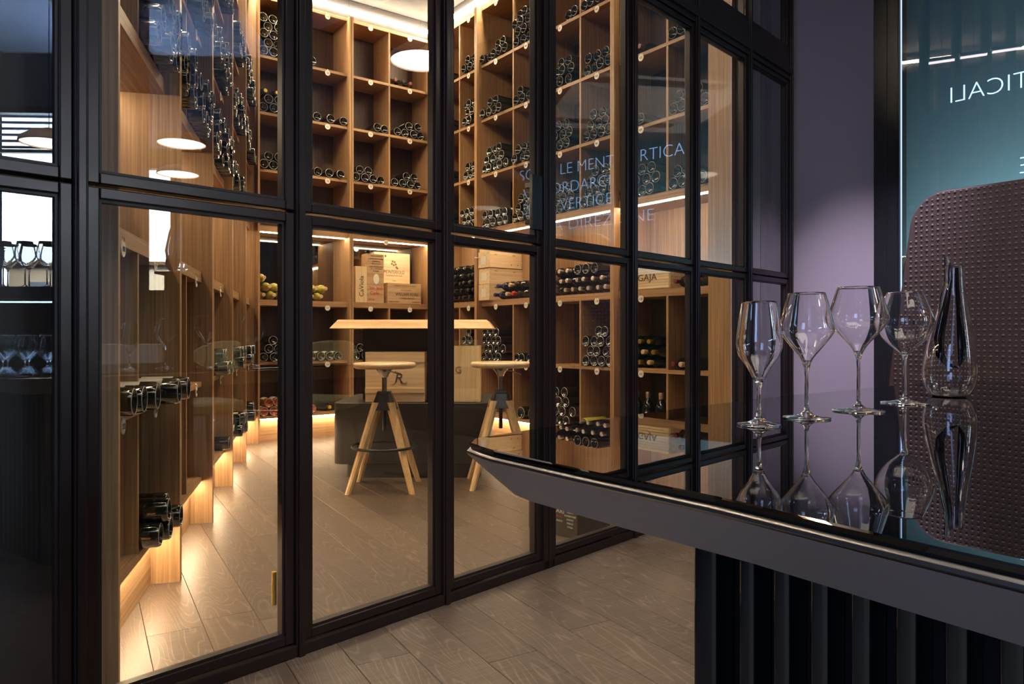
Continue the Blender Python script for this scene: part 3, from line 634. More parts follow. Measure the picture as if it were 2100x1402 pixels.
# items standing in the first niche of the left run
for i, (dx, cp, lb) in enumerate(((0.50, 'black', 'paper_y'), (0.62, 'wine', 'paper'), (0.72, 'black', None))):
    bottle(FL, LS[1]+dx, LEV['N'], 'dark', False, cp, lb, 0.16, ('standing bottle with a yellow label in the left niche', 'standing bottle with a pale label in the left niche', 'plain standing dark bottle in the left niche')[i], yaw=0.6, stand=True)
print('BOTTLES', flush_bottles())

# ---------------------------------------------------------------- number tags
tm = MB().lathe([(0,-0.0015),(0.0245,-0.0015),(0.0245,0.0015),(0,0.0015)], 24, 'y').mesh('number_tag', 'tag', 40)
hk = MB().tube([(0,-0.002,0.019),(0,-0.003,0.03),(0,0.004,0.036)], 0.0012, 6).mesh('hook', 'chrome')
NM = {}
def num_tag(F, x, zb, n, desc):
    q = F.w(x, -0.006)
    o = link('number_tag', tm, None, (q[0], q[1], zb-0.010), F.rz); tag(o, desc, 'tag', 'round number tags on the shelf edges')
    link('hook', hk, o)
    if n is not None:
        if n not in NM:
            NM[n] = text_mesh(str(n), 0.023, 0.0003); NM[n].materials.append(M['ink'])
        link('number', NM[n], o, (0, -0.0023, -0.009))
TZ = dict(U4=ZTOP, U3=LEV['U4']-0.024, U2=LEV['U3']-0.024, U1=LEV['U2']-0.024, L1=1.18, L0=LEV['L1']-0.024)
for lv, z in TZ.items():
    for i, (xa, xb) in ((A1, CA1), (A2, CA2), (B1, CB1), (B2, CB2)):
        num_tag(FC, (xa+xb)/2, z, NUM[lv]+i, 'round white number tag, far wall %s column, over the %s shelf' % (ORD[i+1], SHW[lv]))
    for c, (xa, xb) in enumerate(RC):
        if c == 0 and lv in ('L1', 'L0'): continue
        num_tag(FR, (xa+xb)/2, z, NUM[lv]+3+c, 'round white number tag, right run %s column, over the %s shelf' % (ORD[c], SHW[lv]))
for i, nn, xx in ((0, 100, 0.37), (1, 101, 1.12)): num_tag(FC, xx, 1.815, nn, 'round white number tag hanging atop the %s' % ('niche of yellow-green bottles', 'niche of wooden boxes')[i])
for c in range(0, 10):
    for lv in ('L1', 'L0', 'U1'):
        xa, xb = LC[c]; n = {'L1': 101, 'L0': 123, 'U1': 68}[lv]+c
        if c < 6 or lv == 'L0': num_tag(FL, (xa+xb)/2, TZ[lv], n, 'round white number tag, left run %s column, over the %s shelf' % (ORD[c], SHW[lv]))

# ---------------------------------------------------------------- wooden boxes
def crate(name, F, x, z, wx, wy, wz, label, mat='pine', y=0.04, yaw=0.0, lid=True, slats=0, cat='wooden box', group=None):
    q = F.w(x, y); o = tag(empty(name, (q[0], q[1], z+0.0008), F.rz+yaw), label, cat, group)
    t = 0.010
    obj('front_board', MB().box(0, wx, 0, t, 0, wz-0.0), mat, o, bevel=0.0012)
    obj('rear_board', MB().box(0, wx, wy-t, wy, 0, wz), mat, o, bevel=0.0012)
    for a in (0, wx-t): obj('end_board', MB().box(a, a+t, t, wy-t, 0, wz), mat, o, bevel=0.0012)
    obj('base_board', MB().box(t, wx-t, t, wy-t, 0, 0.008), mat, o)
    if lid: obj('lid', MB().box(t+0.001, wx-t-0.001, t+0.001, wy-t-0.001, wz-0.009, wz-0.002), mat, o)
    return o
c = crate('wine_box', FC, 0.775, LEV['N'], 0.035, 0.19, 0.26, 'narrow pale board box against the left side of the box niche', y=0.05)
c = crate('wine_box', FC, 0.815, LEV['N'], 0.115, 0.11, 0.335, 'narrow upright pine wine box lettered sideways in the far niche', 'pine_v', y=0.01)
t_ = text('lettering', 'CaViola', 0.062, 'brand', c, (0.080, -0.0012, 0.15)); t_.rotation_euler = (0, -PI/2, 0)
c = crate('wine_box', FC, 0.935, LEV['N'], 0.175, 0.12, 0.46, 'tall upright wine box with red handwriting and grey oval seal', 'pine_d', y=0.02)
for k, (wd, zz, hh) in enumerate(((0.12, 0.435, .010), (0.14, 0.41, .010), (0.08, 0.385, .012), (0.09, 0.365, .010), (0.14, 0.335, .010), (0.12, 0.315, .010), (0.06, 0.295, .012))):
    text('lettering', ('VINO ROSSO', 'DENOMINAZIONE DI ORIGINE', 'RISERVA', 'Barolo', 'IMBOTTIGLIATO', 'ALL ORIGINE', 'In Italia')[k], hh*1.3, 'brand', c, (0.095, -0.0012, zz), width=wd)
text('handwriting', 'Sono - barolo', 0.045, 'red_ink', c, (0.095, -0.0012, 0.125), width=0.14); text('handwriting', 'Carlo', 0.05, 'red_ink', c, (0.08, -0.0012, 0.075), width=0.09); text('handwriting', '2010', 0.03, 'red_ink', c, (0.045, -0.0012, 0.02))
obj('oval_seal', MB().lathe([(0,-0.002),(0.03,-0.002),(0.03,0),(0,0)], 24, 'y').xf(Matrix.Diagonal((1,1,1.6,1))), 'tag', c, (0.095, 0, 0.225))
c = crate('wine_box', FC, 1.095, LEV['N'], 0.39, 0.10, 0.505, 'large pale wine box with a bunch-of-grapes mark in the far niche', y=0.195)
text('lettering', 'MONTERIOLO', 0.052, 'brand_soft', c, (0.215, -0.0012, 0.300), width=0.225); text('lettering', 'CASTELLO DI VINI', 0.016, 'brand_soft', c, (0.215, -0.0012, 0.275), width=0.17); text('lettering', 'ITALIA', 0.014, 'brand_soft', c, (0.215, -0.0012, 0.225))
gm = MB()
for k, (gx, gz) in enumerate(((0,0),(0.022,0.008),(-0.02,0.012),(0.01,0.03),(-0.012,0.036),(0.03,-0.02),(0.04,-0.03),(-0.09,0.085))): gm.lathe([(0,-0.001),(0.011,-0.001),(0.011,0),(0,0)], 12, 'y', (0.21+gx, 0, 0.385+gz))
obj('grape_mark', gm, 'brand_soft', c)
c = crate('wine_box', FC, 1.145, LEV['N'], 0.365, 0.165, 0.195, 'low aged wine box in front of the large pale box', 'pine_d', y=0.012)
text('lettering', 'WILLIAM FEVRE', 0.040, 'brand', c, (0.21, -0.0012, 0.075), width=0.25); text('lettering', 'CHABLIS FRANCE', 0.017, 'brand', c, (0.21, -0.0012, 0.045), width=0.16)
text('lettering', 'GRAND VIN DE CHABLIS', 0.017, 'brand_soft', c, (0.19, -0.0012, 0.165), width=0.24); text('lettering', 'DOMAINE', 0.014, 'brand_soft', c, (0.2, -0.0012, 0.125), width=0.12)
text('lettering', 'PRODUCE OF FRANCE', 0.012, 'brand', c, (0.07, -0.0012, 0.012), width=0.1); text('lettering', 'CHARDONNAY', 0.012, 'brand', c, (0.31, -0.0012, 0.012), width=0.09)
# four pale crates pushed in lengthwise, their long sides towards the room's right
for k in range(4):
    c = crate('wine_crate', FR, RC[2][0]+0.004+(0.004, 0.0, 0.008, 0.003)[k], LEV['N']+k*0.1425, 0.168, 0.36, 0.139, '%s of four pale wine crates stacked in the right run' % ('bottom', 'second', 'third', 'topmost')[k], 'pine_y', y=-0.035+(0.0, 0.004, -0.006, 0.01)[k], group='stacked pale wine crates')
    for a in (0.07, 0.27): obj('clasp', MB().box(0.168, 0.171, a-0.014, a+0.014, 0.108, 0.118), 'foil_gold', c)
    obj('end_label', MB().box(0.045, 0.12, -0.0012, 0, 0.03, 0.10), 'paper', c)
    for a in (0.24, 0.31): obj('nail_head', MB().lathe([(0,-0.002),(0.004,-0.002),(0.004,0.001),(0,0.001)], 8, 'x', (0.170, a, 0.03)), 'chrome', c)
    if k == 2: obj('rope_handle', MB().tube([(0.01,0,0.09),(-0.03,-0.012,0.10),(-0.03,-0.02,0.095),(0.03,-0.006,0.09)], 0.004, 6), 'pine_v', c)
# slatted crate
c = crate('wine_crate', FR, RC[6][0]+0.012, LEV['N'], 0.44, 0.28, 0.168, 'grooved yellow pine crate at the right end niche', 'pine', y=0.01, lid=False)
sl = MB()
for k in range(9): 
    z = 0.006+k*0.0188; obj('slat', MB().box(0.0, 0.44, -0.006, 0, z, z+0.0165), 'pine', c); obj('slat', MB().box(0.44, 0.446, 0.0, 0.28, z, z+0.0165), 'pine', c)
text('lettering', 'GAJA', 0.062, 'brand', c, (0.25, -0.0072, 0.06), width=0.17)
# boxes on the low black plinth
PF = Frame2((-1.158, 4.72), (1.0, 0.0))
PZ = 0.488
c = crate('wine_box', PF, 0.205, PZ, 0.385, 0.14, 0.325, 'pale pine box with a flourished letter R behind the centre stool', 'pine', y=0.03, yaw=0.0)
obj('batten', MB().box(0.0, 0.385, -0.008, 0, 0.06, 0.09), 'pine', c); obj('batten', MB().box(0.0, 0.385, -0.004, 0, 0.255, 0.262), 'pine_d', c)
t_ = text('lettering', 'R', 0.095, 'brand', c, (0.215, -0.0012, 0.125)); t_.rotation_euler = (0, 0.22, 0)
fl_ = [(0.165,-0.001,0.118),(0.180,-0.001,0.112),(0.196,-0.001,0.128),(0.205,-0.001,0.160),(0.208,-0.001,0.188),(0.196,-0.001,0.200),(0.180,-0.001,0.190),(0.185,-0.001,0.175)]
obj('flourish', MB().tube(fl_, [.0006,.0012,.0018,.002,.002,.0018,.0014,.0006], 6), 'brand', c)
obj('flourish', MB().tube([(0.232,-0.001,0.140),(0.250,-0.001,0.120),(0.268,-0.001,0.124),(0.275,-0.001,0.136)], [.002,.0018,.0012,.0005], 6), 'brand', c)
c = crate('wine_box', PF, 0.640, PZ, 0.300, 0.16, 0.365, 'pale plywood wine box standing to the right behind the stools', 'pine_v', y=0.03)
obj('edge_board', MB().box(0.290, 0.312, -0.004, 0.16, 0.0, 0.367), 'pine_v', c)
text('lettering', 'G', 0.06, 'brand_soft', c, (0.17, -0.0012, 0.19))

# ---------------------------------------------------------------- wine room table
tb = tag(empty('tasting_table', (-0.65, 5.05, 0)), 'bar-height tasting table with slant-edged oak slab on a black base', 'table')
def rrect(x0, x1, y0, y1, r, n=8):
    P = []
    for cx, cy_, a0 in ((x1-r, y0+r, -PI/2), (x1-r, y1-r, 0), (x0+r, y1-r, PI/2), (x0+r, y0+r, PI)):
        for k in range(n+1): a = a0+PI/2*k/n; P.append((cx+r*math.cos(a), cy_+r*math.sin(a)))
    return P
obj('base_plinth', MB().prism(rrect(-0.508, 0.508, -0.33, 0.42, 0.06), 0.09, 0.486), 'plinth_black', tb, smooth=40, bevel=0.004)
obj('recessed_foot', MB().prism(rrect(-0.43, 0.45, -0.30, 0.36, 0.05), 0.0, 0.09), 'plinth_black', tb, smooth=40)
obj('pedestal', MB().box(-0.37, 0.16, -0.05, 0.16, 0.486, 0.966), 'plinth_black', tb, bevel=0.004)
obj('tabletop', MB().prism([(-0.53,-0.33),(0.53,-0.33),(0.53,0.40),(-0.53,0.40)], 0.967, 1.024, [(-0.485,-0.285),(0.485,-0.285),(0.485,0.355),(-0.485,0.355)]), 'slab', tb, bevel=0.001)

# ---------------------------------------------------------------- bar stools
def stool(x, y, rz, label):
    s = tag(empty('bar_stool', (x, y, 0), rz), label, 'stool', 'bar stools at the tasting table')
    obj('seat', MB().lathe([(0,0.722),(0.17,0.722),(0.184,0.730),(0.1885,0.742),(0.186,0.752),(0.178,0.757),(0.12,0.753),(0,0.751)], 48), 'seat', s, smooth=50)
    obj('seat_bracket', MB().lathe([(0,0.722),(0.06,0.722),(0.045,0.708),(0.026,0.685),(0.021,0.668),(0,0.668)], 24), 'chrome', s, smooth=40)
    obj('gas_post', MB().lathe([(0.0155,0.57),(0.0155,0.67)], 20), 'chrome', s, smooth=60)
    obj('lower_rod', MB().lathe([(0,0.345),(0.012,0.345),(0.012,0.50),(0.0,0.5)], 16), 'black_steel', s, smooth=40)
    obj('lever', MB().tube([(0.02,-0.02,0.705),(0.06,-0.06,0.703),(0.115,-0.11,0.683)], 0.0035, 8), 'chrome', s, smooth=60)
    hub = MB().prism(rrect(-0.078,0.078,-0.078,0.078,0.03,2), 0.475, 0.565, rrect(-0.046,0.046,-0.046,0.046,0.018,2)); hub.prism(rrect(-0.046,0.046,-0.046,0.046,0.018,2), 0.565, 0.585, rrect(-0.040,0.040,-0.040,0.040,0.016,2))
    obj('hub', hub, 'black', s, bevel=0.002)
    for sx, sy in ((1,1),(1,-1),(-1,1),(-1,-1)):
        a = Vector((sx*0.040, sy*0.040, 0.520)); b = Vector((sx*0.186, sy*0.186, 0.0))
        m = MB(); ux = Vector((sx, -sy, 0)).normalized(); uy = Vector((sx, sy, 0)).normalized()
        def ring(c, w): return [tuple(c+ux*w*p+uy*w*q) for p, q in ((-1,-.5),(-.5,-1),(.5,-1),(1,-.5),(1,.5),(.5,1),(-.5,1),(-1,.5))]
        v = ring(a, 0.026)+ring(b, 0.0155); n = 8
        m.add(v, [tuple(range(n)), tuple(range(2*n-1, n-1, -1))]+[(i, n+i, n+(i+1)%n, (i+1)%n) for i in range(n)])
        obj('leg', m, 'ash', s)
    ring_pts = [(0.192*math.cos(a), 0.192*math.sin(a), 0.252) for a in [2*PI*k/48 for k in range(48)]]
    obj('footrest_ring', MB().tube(ring_pts, 0.0085, 10, closed=True), 'black_steel', s, smooth=60)
    for a in range(4): 
        an = PI/4+a*PI/2; obj('ring_bracket', MB().tube([(0.155*math.cos(an),0.155*math.sin(an),0.252),(0.188*math.cos(an),0.188*math.sin(an),0.252)], 0.005, 6), 'black_steel', s)
stool(-0.772, 4.43, 0.03, 'ash bar stool with black hub, standing in front of the R box')
stool(-0.070, 4.55, 0.10, 'ash bar stool half behind the glass table tip, right of the other stool')

# carton of sparkling wine by the glass
cr = Frame2((0.294, 3.29), (0.70, -0.71)); 
ct = tag(empty('carton', (0.08, 3.507, 0), cr.rz), 'black carton with white print and barcode on the floor behind the glass', 'carton')
obj('box_body', MB().box(0, 0.305, 0, 0.24, 0, 0.29), 'carton', ct, bevel=0.002)
obj('flap_tape', MB().box(0.0, 0.305, 0.1, 0.14, 0.29, 0.2906), 'paper', ct)
text('lettering', 'FERRARI', 0.030, 'white_ink', ct, (0.165, -0.001, 0.105), width=0.12); text('lettering', 'TRENTODOC', 0.013, 'red_ink', ct, (0.165, -0.001, 0.085), width=0.1); text('lettering', 'METODO CLASSICO', 0.012, 'white_ink', ct, (0.165, -0.001, 0.066), width=0.1)
for k in range(7): text('lettering', ('SPUMANTE', 'PERLAGE', 'TRENTO', 'CONSERVARE', 'LUOGO', 'FRESCO', 'ITALIA')[k], 0.011, 'white_ink', ct, (0.262, -0.001, 0.145-0.0165*k))
obj('barcode_label', MB().box(0.12, 0.175, -0.001, 0, 0.175, 0.235), 'paper', ct)
bc = MB()
for k in range(9): bc.box(0.126+k*0.005, 0.128+k*0.005+(k % 3)*0.0008, -0.0016, -0.001, 0.185, 0.23)
obj('barcode_bars', bc, 'ink', ct)
obj('crest', MB().lathe([(0,-0.001),(0.009,-0.001),(0.009,0),(0,0)], 12, 'y', (0.15, 0, 0.150)).lathe([(0,-0.001),(0.005,-0.001),(0.005,0),(0,0)], 12, 'y', (0.15, 0, 0.163)), 'brand_soft', ct)

# ---------------------------------------------------------------- dining table with mirror-black top
TZ0 = 0.775
outer = [(-0.046,0.955),(-0.028,0.9216),(0.072,0.790),(0.179,0.6577),(0.25,0.553),(0.3185,0.455),(0.46,0.26),(0.60,0.22),(1.25,0.95),(2.0,2.15),(1.98,2.30),(1.62,2.515),(1.30,2.275),(0.98,2.03),(0.66,1.772),(0.345,1.48),(0.14,1.265),(-0.03,1.072),(-0.058,1.035),(-0.062,0.990)]
def inset(P, d):
    n = len(P); out = []
    for i in range(n):
        a, b, c_ = Vector(P[i-1]), Vector(P[i]), Vector(P[(i+1) % n])
        n1 = (b-a).normalized(); n2 = (c_-b).normalized()
        m1 = Vector((-n1.y, n1.x)); m2 = Vector((-n2.y, n2.x)); m = (m1+m2).normalized(); k = d/max(0.5, m.dot(m1))
        out.append(tuple(b+m*k))
    return out
dt = tag(empty('dining_table', (0.9, 1.35, 0)), 'large dark dining table with mirror-black glass top and ribbed graphite base', 'table')
sh = lambda P: [(x-0.9, y-1.35) for x, y in P]
O = sh(outer)
g = MB(); g.prism(inset(O, 0.0065), TZ0-0.008, TZ0-0.0015, inset(O, 0.0050)); g.prism(inset(O, 0.005), TZ0-0.0015, TZ0, inset(O, 0.0068))
obj('glass_top', g, 'tabletop', dt)
b_ = MB(); I1 = inset(O, 0.064)
b_.prism(I1, TZ0-0.072, TZ0-0.0165, inset(O, 0.003))
lp = MB(); lp.prism(inset(O, 0.003), TZ0-0.0165, TZ0-0.0135, inset(O, 0.0006)); lp.prism(inset(O, 0.0006), TZ0-0.0135, TZ0-0.0105, inset(O, 0.0008)); lp.prism(inset(O, 0.0008), TZ0-0.0105, TZ0-0.0085, inset(O, 0.0026))
obj('metal_lip', lp, 'lip', dt, smooth=60)
obj('slanted_edge', b_, 'bevel', dt, smooth=25)
# ribbed pedestal
base0 = Vector((0.2415, 0.932)); bd = Vector((0.618, -0.786)).normalized(); bn = Vector((0.786, 0.618))
ped = empty('pedestal', (0,0,0)); D.objects.remove(ped)
bx = [base0+bn*0.03, base0+bd*0.62+bn*0.03, base0+bd*0.62+bn*0.6, base0+bn*0.6]
obj('pedestal_core', MB().prism([(p.x-0.9, p.y-1.35) for p in bx], 0.0, TZ0-0.072), 'core', dt)
rz_b = math.atan2(bd.y, bd.x)
xs = [0.012]+[0.072+0.0455*k for k in range(12)]
for k, xx in enumerate(xs):
    wdt = 0.034 if k == 0 else 0.021
    p = base0+bd*xx
    obj('rib', MB().prism(rrect(-wdt/2, wdt/2, -0.012, 0.03, 0.006, 4), 0.0, TZ0-0.073), 'rib', dt, (p.x-0.9, p.y-1.35, 0), rz_b, smooth=50)
for k in range(9):
    p = base0+bn*(0.06+0.0475*k)+bd*0.004
    obj('rib', MB().prism(rrect(-0.0105, 0.0105, -0.012, 0.03, 0.006, 4), 0.0, TZ0-0.073), 'rib', dt, (p.x-0.9, p.y-1.35, 0), rz_b+PI/2+PI, smooth=50)

# ---------------------------------------------------------------- wine glasses and decanter on the table
def wine_glass(x, y, z, H, rb_, bowl, label, stem_top, name='wine_glass', group=None, seg=48, parent_mat='crystal'):
    """bowl: (radius, height) outer profile from the stem top up to the rim"""
    t = 0.0011
    outer_p = [(0, 0.0), (rb_*0.96, 0.0), (rb_, 0.0012), (rb_*0.985, 0.0024), (rb_*0.6, 0.0042), (0.012, 0.0075), (0.0048, 0.014), (0.0034, 0.024), (0.0032, stem_top*0.75), (0.0040, stem_top-0.012), (0.0066, stem_top-0.002)]
    outer_p += bowl
    inner = [(max(r-t, 0.0), h + (0.0045 if i == 0 else 0.0)) for i, (r, h) in enumerate(bowl)]
    inner = [(r, h) for r, h in inner if r > 0.002]
    inner_p = list(reversed(inner)); bot = inner_p[-1]
    prof = outer_p + [(bowl[-1][0]-t*0.5, bowl[-1][1]+0.0005)] + inner_p + [(0, bot[1]-0.002)]
    mb = MB().lathe(prof, seg)
    o = obj(name, mb, parent_mat, None, (x, y, z+0.0003), smooth=80); tag(o, label, 'glass', group); return o
def smoothprof(P, n=5):
    out = []
    Q = [P[0]]+P+[P[-1]]
    for i in range(1, len(Q)-2):
        p0, p1, p2, p3 = [Vector(q) for q in Q[i-1:i+3]]
        for k in range(n):
            t = k/n
            out.append(tuple(0.5*((2*p1)+(-p0+p2)*t+(2*p0-5*p1+4*p2-p3)*t*t+(-p0+3*p1-3*p2+p3)*t**3)))
    out.append(P[-1]); return out
G1 = smoothprof([(0.009,0.074),(0.018,0.092),(0.0315,0.112),(0.0362,0.130),(0.0352,0.146),(0.0318,0.172),(0.0268,0.1995)])
G2 = smoothprof([(0.007,0.097),(0.013,0.108),(0.029,0.128),(0.0435,0.148),(0.0456,0.158),(0.0425,0.174),(0.0370,0.197),(0.0308,0.2190)])
G3 = smoothprof([(0.0075,0.111),(0.016,0.126),(0.034,0.147),(0.0515,0.169),(0.0540,0.181),(0.0500,0.197),(0.0440,0.217),(0.0378,0.2375)])
G4 = smoothprof([(0.008,0.106),(0.020,0.116),(0.042,0.138),(0.0555,0.165),(0.0568,0.178),(0.0520,0.196),(0.0440,0.216),(0.0348,0.2375)])
GZ = TZ0
wine_glass(0.399, 1.182, GZ, 0.2, 0.0347, G1, 'smallest wine glass, narrow tulip bowl, first of four on the black table', 0.074)
wine_glass(0.516, 1.281, GZ, 0.22, 0.0400, G2, 'second wine glass from the left, diamond-shaped bowl, before the lilac wall', 0.097)
wine_glass(0.666, 1.406, GZ, 0.238, 0.0478, G3, 'tallest diamond-bowled wine glass, third of four on the black table', 0.111)
wine_glass(0.839, 1.5625, GZ, 0.238, 0.0474, G4, 'wide round-bowled wine glass next to the decanter', 0.106)
# decanter
dc = tag(empty('decanter', (1.046, 1.74, GZ)), 'teardrop glass decanter with black inner swirl on the black table', 'decanter')
do = smoothprof([(0.034,0.0),(0.046,0.012),(0.0555,0.036),(0.0580,0.062),(0.054,0.100),(0.043,0.160),(0.0310,0.215),(0.0235,0.265),(0.0200,0.310)], 4)
pr = [(0, 0.0)]+do+[(r-0.0016, h+(0.002 if i == len(do)-1 else 0)) for i, (r, h) in reversed(list(enumerate(do)))][:-1]+[(0.028, 0.0022), (0, 0.0022)]
mb = MB().lathe(pr, 48)
def bend(v):
    x, y, z = v; return (x + 0.012*math.sin(min(z/0.31,1)*PI*0.5)**2 - 0.006, y, z - (0.05*max(0, (z-0.25)/0.06)*(0.5-x/0.05)*0.0))
mb.v = [bend(v) for v in mb.v]
obj('body', mb, 'crystal', dc, smooth=80)
obj('black_stripe', MB().tube([(0.012,0,0.305),(0.014,0.002,0.26),(0.018,0.002,0.21),(0.022,0.003,0.16),(0.025,0.002,0.12),(0.023,0,0.09),(0.016,0,0.068)], [.004,.0048,.0060,.0085,.0105,.0085,.001], 12, flat=0.7), 'black_glass', dc, smooth=70)
obj('black_stripe', MB().tube([(-0.006,0,0.318),(-0.004,0,0.28),(-0.012,0,0.23),(-0.022,0,0.18),(-0.030,0,0.14),(-0.028,0,0.10),(-0.012,0,0.078),(0.016,0,0.068)], [.003,.0055,.008,.0105,.0120,.0100,.006,.001], 12, flat=0.7), 'black_glass', dc, smooth=70)
obj('spout', MB().tube([(-0.012,0,0.333),(-0.010,0,0.30),(-0.010,0,0.27),(-0.017,0,0.235),(-0.026,0,0.20)], [.0055,.0075,.009,.010,.006], 16, flat=0.8), 'crystal', dc, smooth=70)

# ---------------------------------------------------------------- studded high-back bench
K0 = Vector((1.925, 3.545)); kd = Vector((0.606, -0.795)); krz = math.atan2(kd.y, kd.x)
bn_ = tag(empty('high_back_bench', (K0.x, K0.y, 0), krz), 'plum leather bench with tall rounded back covered in small studs', 'bench')
def back_outline(zt=1.600):
    P = [(-0.115, 0.30), (1.1, 0.30), (1.1, zt-0.12)]
    for k in range(9): a = PI/2*k/8; P.append((0.98+0.12*math.cos(a), zt-0.12+0.12*math.sin(a)))
    for k in range(11): a = PI/2+PI/2*k/10*0.93; P.append((0.165+0.165*math.cos(a), zt-0.17+0.17*math.sin(a)))
    P.append((-0.10, 0.70)); return P
bo = back_outline(); n = len(bo)
mb = MB().add([(x, 0.0, z) for x, z in bo]+[(x, 0.055, z) for x, z in bo], [tuple(range(n)), tuple(range(2*n-1, n-1, -1))]+[(i, n+i, n+(i+1)%n, (i+1)%n) for i in range(n)])
obj('backrest', mb, 'leather', bn_, bevel=0.008, smooth=40)
def left_lim(z):
    zc = 1.43
    if z > zc: return 0.165-math.sqrt(max(0, 0.165**2-((z-zc)*0.165/0.17)**2))+0.012
    return 0.0 - (zc-z)*0.137+0.014
sm = MB(); r_i = 0; z = 0.66
while z < 1.588:
    x = -0.115+(0.0)
    c_i = 0
    while x < 0.62:
        if x > left_lim(z):
            rr = 0.0078 if (r_i+c_i) % 2 == 0 else 0.0058
            sm.lathe([(rr, 0.001), (rr*0.75, -rr*0.42), (0, -rr*0.6)], 8, 'y', (x, 0, z))
        x += 0.0245; c_i += 1
    z += 0.0237; r_i += 1
so = obj('studs', sm, 'stud', bn_, smooth=70); so['kind'] = 'stuff'
obj('seat', MB().box(-0.05, 1.08, -0.50, 0.0, 0.30, 0.46), 'leather', bn_, bevel=0.02)
for a in (0.0, 1.0):
    for yb in (-0.45, 0.0): obj('leg', MB().box(a, a+0.04, yb, yb+0.04, 0, 0.30), 'black', bn_)

# ---------------------------------------------------------------- lamps of the dining side (seen as reflections)
def pendant(x, y, z, r, label):
    p = tag(empty('pendant_lamp', (x, y, z)), label, 'lamp', 'round pendant lamps of the dining side')
    obj('diffuser', MB().lathe([(0,-0.004),(r*0.94,-0.004),(r*0.94,0.006),(0,0.006)], 40), 'lamp', p, smooth=40)
    obj('shade', MB().lathe([(r*0.95,-0.012),(r,-0.010),(r*0.97,0.02),(r*0.6,0.07),(0.02,0.10),(0,0.10)], 40), 'lamp_shade', p, smooth=50)
    obj('cord', MB().tube([(0,0,0.10),(0,0,ROOMTOP+0.3-z)], 0.003, 6), 'black', p)
pendant(1.64, 2.32, 2.58, 0.19, 'round white pendant lamp mirrored in the top of the door glass')
def unmirror(x, y, z_, Yv):
    u = (x-1050)/1500; V = Vector((u*Yv, Yv)); d = (V-PP).dot(PN); q = V-2*d*PN; return (q.x, q.y, EYE+(688-y)/1500*Yv)
for xx, yy, Yv, r, lb in ((372, 293, 6.2, .20, 'pendant lamp mirrored as a thin pale ellipse, upper of two beside the left shelving'), (365, 356, 8.0, .22, 'pendant lamp mirrored as a thin pale ellipse, lower of two beside the left shelving'), (100, 292, 5.2, .19, 'pendant lamp mirrored in the leftmost glass bay beside the blind slats')):
    a = unmirror(xx, yy, 0, Yv); pendant(a[0], a[1], a[2], r, lb)
for i, (ax, ay) in enumerate(((1.226, 3.763), (1.312, 3.575), (1.401, 3.396))):
    o = tag(empty('ceiling_light', (ax, ay, 3.0), math.atan2(-0.19, 0.065)), ('first', 'second', 'third')[i]+' short twin-tube ceiling light of the row mirrored in the lettered window', 'lamp', 'twin-tube ceiling lights')
    for k in (-0.012, 0.012): obj('tube', MB().lathe([(0,-0.085),(0.005,-0.085),(0.005,0.085),(0,0.085)], 10, 'x', (0, k, 0)), 'tube', o, smooth=40)
    obj('housing', MB().box(-0.092, 0.092, -0.022, 0.022, 0.006, 0.03), 'black', o); obj('rod', MB().tube([(0,0,0.03),(0,0,1.3)], 0.003, 6), 'black', o)

# ---------------------------------------------------------------- glass rack, chairs and laid table behind the viewer (reflections)
rk = tag(empty('glass_rack', (1.14, 0.55, 0), -PI/2), 'dark open sideboard rack for glasses mirrored in the leftmost bay', 'rack')
obj('shelf', MB().box(-0.02, 1.0, 0, 0.26, 1.115, 1.175), 'brown_wood', rk); obj('shelf', MB().box(-0.02, 1.0, 0, 0.26, 0.655, 0.685), 'bluegrey', rk)
obj('cabinet_body', MB().box(-0.02, 1.0, 0, 0.26, 0.0, 0.64), 'brown_wood', rk)
for a in (-0.02, 0.98): obj('side_panel', MB().box(a, a+0.02, 0, 0.26, 0.64, 1.115), 'brown_wood', rk)
g0 = None
rack_l = light('rack_fill_light', 'AREA', (1.27, 0.06, 1.10), (1.27, 0.06, 0.0), 5, (0.35, 0.6, 1.0), 0.2, 0.9)  # added cool fill so the glasses and lower shelf show up
GS = smoothprof([(0.008,0.105),(0.024,0.118),(0.044,0.145),(0.050,0.168),(0.046,0.200),(0.036,0.240)], 3)
for lv, z, cnt in (('upper', 1.175, 7), ('lower', 0.685, 8)):
    for row in (0, 1):
        for i in range(cnt):
            xl = 0.05+i*0.112+row*0.05; yl = 0.065+row*0.12
            wx, wy = 1.14+yl, 0.55-xl
            lb = 'clear wine glass on the %s rack shelf, %s row, %s along' % (lv, ('front', 'rear')[row], ORD[i])
            if g0 is None: g0 = wine_glass(wx, wy, z, 0.24, 0.036, GS, lb, 0.105, group='rack glasses on the %s shelf' % lv, seg=20)
            else:
                o = g0.copy(); COL.objects.link(o); o.location = (wx, wy, z+0.0003); o['label'] = lb; o['group'] = 'rack glasses on the %s shelf' % lv
